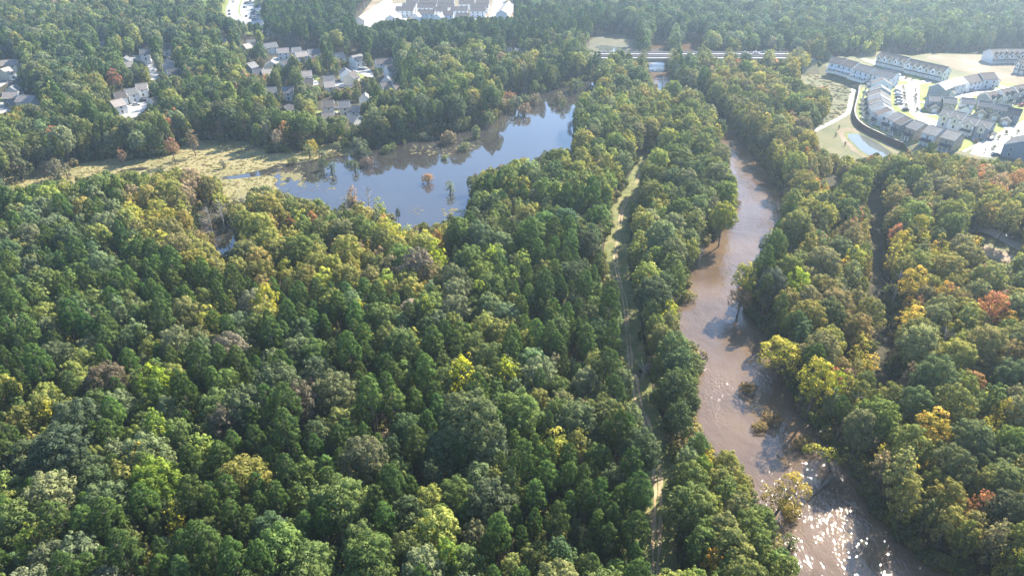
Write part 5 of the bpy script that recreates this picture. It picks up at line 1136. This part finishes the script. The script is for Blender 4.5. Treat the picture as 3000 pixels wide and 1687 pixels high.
zs = [zone_of(x, y) for x, y in zip(X, Y)]
codes = []
# slow drifts of species so that the wood has stands, not salt and pepper
from mathutils import noise as mnoise
for x, y, z in zip(X, Y, zs):
    mix = z[2] if z else DEF
    ks = list(mix); w = []
    for j, k_ in enumerate(ks):
        nse = mnoise.noise(Vector((x * .028 + j * 17.3, y * .028, j * 3.1)))
        w.append(mix[k_] * math.exp(nse * 3.0))
    codes.append(random.choices(ks, w)[0])
codes = np.array(codes)
kinds = np.array([KIND[c] for c in codes])
var = np.array([random.randrange(NV[k]) for k in kinds])
R0 = np.array([RAD_H[k][0][v] for k, v in zip(kinds, var)]); H0 = np.array([RAD_H[k][1][v] for k, v in zip(kinds, var)])
sc = .54 + .54 * RNG.random(nC) ** 1.35; hz = (.78 + .28 * (sc - .54) / .5) * RNG.uniform(.88, 1.08, nC)
plant = np.array([bool(z) and z[0] in ('plantation',) for z in zs])
R_, H_ = R0 * sc, H0 * hz
bad = blocked(X, Y, R_, H_)
small_try = bad & ~is_open(X, Y, 0 * X)
# on the edge of open ground a lower tree may still fit
sc2 = np.where(small_try, sc * .62, sc); hz2 = np.where(small_try, hz * .55, hz)
bad2 = blocked(X, Y, R0 * sc2, H0 * hz2)
use_small = bad & ~bad2
sc = np.where(use_small, sc2, sc); hz = np.where(use_small, hz2, hz); R_, H_ = R0 * sc, H0 * hz
bad = bad & ~use_small
for ln, hw in lines_out: bad |= seg_near(X, Y, ln, hw)
bad |= near_any(X, Y, keepout)
bad |= near_any(X, Y, [(a, b, c * .75) for a, b, c in placed])
bad |= np.array([inpoly(river, x, y) for x, y in zip(X, Y)])
bad |= (Y > by[0] - 3) & (Y < by[3] + 3) & (X > bx0 - 14) & (X < bx1 + 12)
dcam = np.sqrt(X ** 2 + Y ** 2 + CAMZ ** 2)
# thin out by crown size: keep if not too deep inside a kept neighbour
keep = np.zeros(nC, bool)
grid = {}
prio = np.argsort(-(R_ + RNG.uniform(0, 3.0, nC)))
for i in prio:
    if bad[i]: continue
    gx, gy = int(X[i] // 8), int(Y[i] // 8); ok = True
    for a in (-1, 0, 1):
        for b in (-1, 0, 1):
            for j in grid.get((gx + a, gy + b), ()):
                dd = (X[i] - X[j]) ** 2 + (Y[i] - Y[j]) ** 2
                if dd < (.56 * (R_[i] + R_[j]) + .2) ** 2: ok = False; break
            if not ok: break
        if not ok: break
    if ok: keep[i] = True; grid.setdefault((gx, gy), []).append(i)
idx = np.nonzero(keep)[0]
PXX, PYY, _ = proj(X, Y, H_ * .8)
in_frame = (PXX > 5) & (PXX < 2995) & (PYY > 5) & (PYY < 1680)
tints = np.array([TINT[c] for c in codes])
jit = RNG.normal(1, .13, (nC, 1)) * RNG.normal(1, .06, (nC, 3))
tints = tints * jit
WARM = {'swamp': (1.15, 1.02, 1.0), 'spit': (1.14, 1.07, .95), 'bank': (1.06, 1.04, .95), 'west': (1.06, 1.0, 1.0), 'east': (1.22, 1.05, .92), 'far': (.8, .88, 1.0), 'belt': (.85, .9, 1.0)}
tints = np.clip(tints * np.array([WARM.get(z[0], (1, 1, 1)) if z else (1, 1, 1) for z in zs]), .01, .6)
KN = {'pine': ('pine_tree', 'pine tree'), 'broad': ('broadleaf_tree', 'broadleaf tree'), 'autumn': ('autumn_tree', 'turning tree')}
KW = {'pine': ('pine_wood', 'pines too many to count filling the wood behind the near pines', 'pine wood'), 'broad': ('broadleaf_wood', 'green broadleaf trees filling the woods out to the haze', 'broadleaf wood'), 'autumn': ('autumn_wood', 'yellow and rust trees scattered through the farther woods', 'turning trees')}
def gn_scatter(name, pts, kinds_, var_, lod_, rot, scl, tnt, label, cat):
    col = bpy.data.collections.new(name + '_sources')
    keys = sorted(set(zip(kinds_, var_, lod_)))
    for n_, (k, v, l) in enumerate(keys):
        (lv, tr), mt = proto(k, v, l)
        me = np_mesh('tree', *lv, [mt, 'bark'], tr)
        o = bpy.data.objects.new('%s_source.%03d' % (name, n_), me); col.objects.link(o)
    km = {k: i for i, k in enumerate(keys)}
    me = bpy.data.meshes.new(name); me.vertices.add(len(pts)); me.vertices.foreach_set('co', np.array(pts, 'f').ravel())
    a = me.attributes.new('idx', 'INT', 'POINT'); a.data.foreach_set('value', np.array([km[k] for k in zip(kinds_, var_, lod_)], 'i'))
    a = me.attributes.new('rot', 'FLOAT_VECTOR', 'POINT'); a.data.foreach_set('vector', np.array(rot, 'f').ravel())
    a = me.attributes.new('scl', 'FLOAT_VECTOR', 'POINT'); a.data.foreach_set('vector', np.array(scl, 'f').ravel())
    a = me.attributes.new('tint', 'FLOAT_VECTOR', 'POINT'); a.data.foreach_set('vector', np.array(tnt, 'f').ravel())
    ob = bpy.data.objects.new(name, me); C.objects.link(ob)
    ng = bpy.data.node_groups.new(name, 'GeometryNodeTree')
    ng.interface.new_socket('Geometry', in_out='INPUT', socket_type='NodeSocketGeometry'); ng.interface.new_socket('Geometry', in_out='OUTPUT', socket_type='NodeSocketGeometry')
    N = ng.nodes; L = ng.links
    gi, go = N.new('NodeGroupInput'), N.new('NodeGroupOutput')
    ip = N.new('GeometryNodeInstanceOnPoints'); ci = N.new('GeometryNodeCollectionInfo')
    ci.inputs['Collection'].default_value = col; ci.inputs['Separate Children'].default_value = True; ci.inputs['Reset Children'].default_value = True
    def na(t, nm):
        q = N.new('GeometryNodeInputNamedAttribute'); q.data_type = t; q.inputs['Name'].default_value = nm
        return next(s for s in q.outputs if s.enabled and s.name == 'Attribute')
    ip.inputs['Pick Instance'].default_value = True
    L.new(gi.outputs[0], ip.inputs['Points']); L.new(ci.outputs[0], ip.inputs['Instance'])
    L.new(na('INT', 'idx'), ip.inputs['Instance Index']); L.new(na('FLOAT_VECTOR', 'rot'), ip.inputs['Rotation']); L.new(na('FLOAT_VECTOR', 'scl'), ip.inputs['Scale'])
    L.new(ip.outputs[0], go.inputs[0])
    m = ob.modifiers.new('scatter', 'NODES'); m.node_group = ng
    setp(ob, label, cat, kind='stuff')
    return ob
ZT = {None: 'in the pine and oak wood of the foreground'}
size = R_ / dcam
def landmark(z, x, y, d):
    """which of the things one can find the tree stands by"""
    if z is None:
        if x > 1740: return 'on the right of the dirt track by its lower end'
        if x > 1560: return 'left of the dirt track ' + ('near the bottom' if y > 1350 else 'halfway up' if y > 1000 else 'in its upper half')
        row = 'at the bottom edge' if y > 1480 else 'low in the wood' if y > 1220 else 'midway up the wood' if y > 980 else 'near the swamp wood'
        colm = 'towards the left edge' if x < 420 else 'left of centre' if x < 850 else 'by the bright yellow tree' if 1200 < x < 1500 and 900 < y < 1200 else 'near the centre' if x < 1250 else 'short of the dirt track'
        return row.replace('at the bottom edge', 'at the wood bottom edge').replace('wood bottom', 'bottom') + ' ' + colm
    if z == 'east':
        side = 'between river and service track' if x < 2540 else 'beyond the service track'
        return side + (' at bottom right' if y > 1250 else ' in mid wood' if y > 850 else ' near the gravel road' if x > 2540 else ' by the upper river')
    if z == 'bank': return 'between dirt track and river ' + ('at the bottom' if y > 1350 else 'beside the leaning ochre tree' if y > 1150 else 'in the upper part')
    if z == 'spit': return d + (' facing the lake' if x < 1560 else ' along the river side' if x > 1850 else '')
    if z == 'swamp': return d + (' at its marsh end' if x < 800 else ' at its lake corner' if x > 1150 else '')
    return d
for kd in ('pine', 'broad', 'autumn'):
    ids = idx[kinds[idx] == kd]
    vis = ids[in_frame[ids]]
    top = vis[np.argsort(-size[vis])][:290 - {'pine': 6, 'broad': 22, 'autumn': 60}[kd]]
    tset = set(top.tolist())
    for i in top:
        c = codes[i]; z = zs[i]
        where = z[3] if z else ZT[None]
        if not z or z[0] in ('east', 'spit', 'bank', 'swamp'):
            where = landmark(z[0] if z else None, PXX[i], PYY[i], where)
        big = sc[i]
        adj = 'large ' if big > .9 else 'small ' if big < .68 else ''
        nm, ct = KN[kd]
        lb = adj + CN[c] + ' ' + where
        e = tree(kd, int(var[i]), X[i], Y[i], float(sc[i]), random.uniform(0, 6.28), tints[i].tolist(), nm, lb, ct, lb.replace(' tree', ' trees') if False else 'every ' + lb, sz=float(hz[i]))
    rest_ = np.array([i for i in ids if i not in tset])
    lod = np.where(dcam[rest_] < 250, 0, np.where(dcam[rest_] < 480, 1, 2))
    gn_scatter(KW[kd][0], np.stack([X[rest_], Y[rest_], 0 * X[rest_]], 1), [kd] * len(rest_), var[rest_].tolist(), lod.tolist(),
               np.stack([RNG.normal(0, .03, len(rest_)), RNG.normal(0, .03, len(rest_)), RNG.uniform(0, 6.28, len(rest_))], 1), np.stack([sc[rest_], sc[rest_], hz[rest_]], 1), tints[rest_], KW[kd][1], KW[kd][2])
# undergrowth in the gaps and along the edges
nU = 15000
uy = 25 + (520 - 25) * RNG.random(nU) ** .6; ux = (RNG.random(nU) * 2 - 1) * (uy * .82 + 30)
us = RNG.uniform(.6, 1.3, nU)
ub = blocked(ux, uy, 2 * us, 4.5 * us) | np.array([inpoly(river, x, y) for x, y in zip(ux, uy)]) | near_any(ux, uy, keepout)
for ln, hw in lines_out: ub |= seg_near(ux, uy, ln, hw * .85)
u_ = np.nonzero(~ub)[0]
ut = np.array([(.09, .12, .04), (.13, .16, .045), (.18, .19, .05), (.20, .17, .08)])[RNG.integers(0, 4, len(u_))] * RNG.normal(1, .12, (len(u_), 1))
gn_scatter('undergrowth', np.stack([ux[u_], uy[u_], 0 * u_], 1), ['shrub'] * len(u_), RNG.integers(0, 3, len(u_)).tolist(), np.where(uy[u_] < 200, 1, 2).tolist(),
           np.stack([0 * u_, 0 * u_, RNG.uniform(0, 6.28, len(u_))], 1), np.stack([us[u_]] * 3, 1), ut, 'low green scrub growing under the trees and along the banks', 'undergrowth')
bk = []
rb_ = random.Random(44)
def along(poly, step, spread, inward, smin, smax, skip=None):
    n = len(poly)
    ar = sum(poly[i][0] * poly[(i + 1) % n][1] - poly[(i + 1) % n][0] * poly[i][1] for i in range(n)); sg = 1 if ar > 0 else -1
    for i in range(n):
        a, b = poly[i], poly[(i + 1) % n]; L_ = math.dist(a, b)
        if L_ < .01: continue
        nx, ny = (b[1] - a[1]) / L_ * sg, -(b[0] - a[0]) / L_ * sg
        for _ in range(max(1, int(L_ / step + rb_.random()))):
            t = rb_.random(); o_ = rb_.uniform(-inward, spread)
            x, y = a[0] + (b[0] - a[0]) * t + nx * o_, a[1] + (b[1] - a[1]) * t + ny * o_
            if y < 20 or (skip and skip(x, y)): continue
            bk.append((x, y, rb_.uniform(smin, smax)))
along(river, .9, 3.2, .5, .45, 1.05)
along(chaikin(lake, 2), 1.6, 2.5, .8, .35, .9, lambda x, y: inpoly(marsh, x, y) or x < -75 and y < 330)
bk = np.array(bk)
bt = np.array([(.10, .13, .045), (.16, .17, .055), (.22, .21, .07), (.24, .19, .10), (.30, .27, .08)])[RNG.integers(0, 5, len(bk))] * RNG.normal(1, .12, (len(bk), 1))
gn_scatter('bank_brush', np.stack([bk[:, 0], bk[:, 1], 0 * bk[:, 0]], 1), ['shrub'] * len(bk), RNG.integers(0, 3, len(bk)).tolist(), np.where(bk[:, 1] < 260, 0, 1).tolist(),
           np.stack([RNG.normal(0, .12, len(bk)), RNG.normal(0, .12, len(bk)), RNG.uniform(0, 6.28, len(bk))], 1), np.stack([bk[:, 2], bk[:, 2], bk[:, 2] * .85], 1), bt, 'tangled brush overhanging the river and lake banks', 'bank brush')
# reeds and tussocks on the marsh and rough banks
tu = []
tt = []
rt = random.Random(8)
mpoly = [(x, y) for x, y in marsh]
bx_ = [min(p[0] for p in mpoly), max(p[0] for p in mpoly), min(p[1] for p in mpoly), max(p[1] for p in mpoly)]
for _ in range(3400):
    x, y = rt.uniform(bx_[0], bx_[1]), rt.uniform(bx_[2], bx_[3])
    if inpoly(mpoly, x, y): tu.append((x, y, 0, rt.uniform(.10, .26))); tt.append(rt.choice([(.25, .225, .09), (.28, .24, .105), (.22, .215, .075), (.26, .205, .095)]))
bank = gd(4, [(300, 360), (540, 300), (940, 450), (780, 480), (740, 730), (430, 890), (520, 780), (580, 560), (430, 480)])
bb_ = [min(p[0] for p in bank), max(p[0] for p in bank), min(p[1] for p in bank), max(p[1] for p in bank)]
for _ in range(2200):
    x, y = rt.uniform(bb_[0], bb_[1]), rt.uniform(bb_[2], bb_[3])
    if inpoly(bank, x, y): tu.append((x, y, 0, rt.uniform(.08, .3))); tt.append(rt.choice([(.17, .16, .075), (.20, .165, .09), (.12, .135, .05), (.15, .15, .07)]))
tu = np.array(tu)
gn_scatter('tall_grass', tu[:, :3], ['shrub'] * len(tu), [rt.randrange(3) for _ in tu], [2] * len(tu), np.stack([0 * tu[:, 0], 0 * tu[:, 0], RNG.uniform(0, 6, len(tu))], 1),
           np.stack([tu[:, 3] * 1.6, tu[:, 3] * 1.4, tu[:, 3] * .3], 1), np.array(tt), 'yellowing tussock grass covering the marsh meadow and grassy bank', 'tall grass')

# ------------------------------------------------------------------ air
hz_ = MB().box(-2900, 2900, -400, 5300, -1.5, 135).build('haze', 'forest_floor')
hz_.data.materials.clear()
m, N, L = newmat('haze')
o = N.new('ShaderNodeOutputMaterial'); pv = N.new('ShaderNodeVolumePrincipled')
pv.inputs['Color'].default_value = (.66, .82, 1.0, 1)
pv.inputs['Density'].default_value = .00023
pv.inputs['Anisotropy'].default_value = .6
L.new(pv.outputs[0], o.inputs['Volume'])
hz_.data.materials.append(m)
setp(hz_, 'thin bluish haze over the whole valley', 'haze', kind='stuff')
print('trees kept', len(idx), 'undergrowth', len(u_), 'objects', len(S.objects))
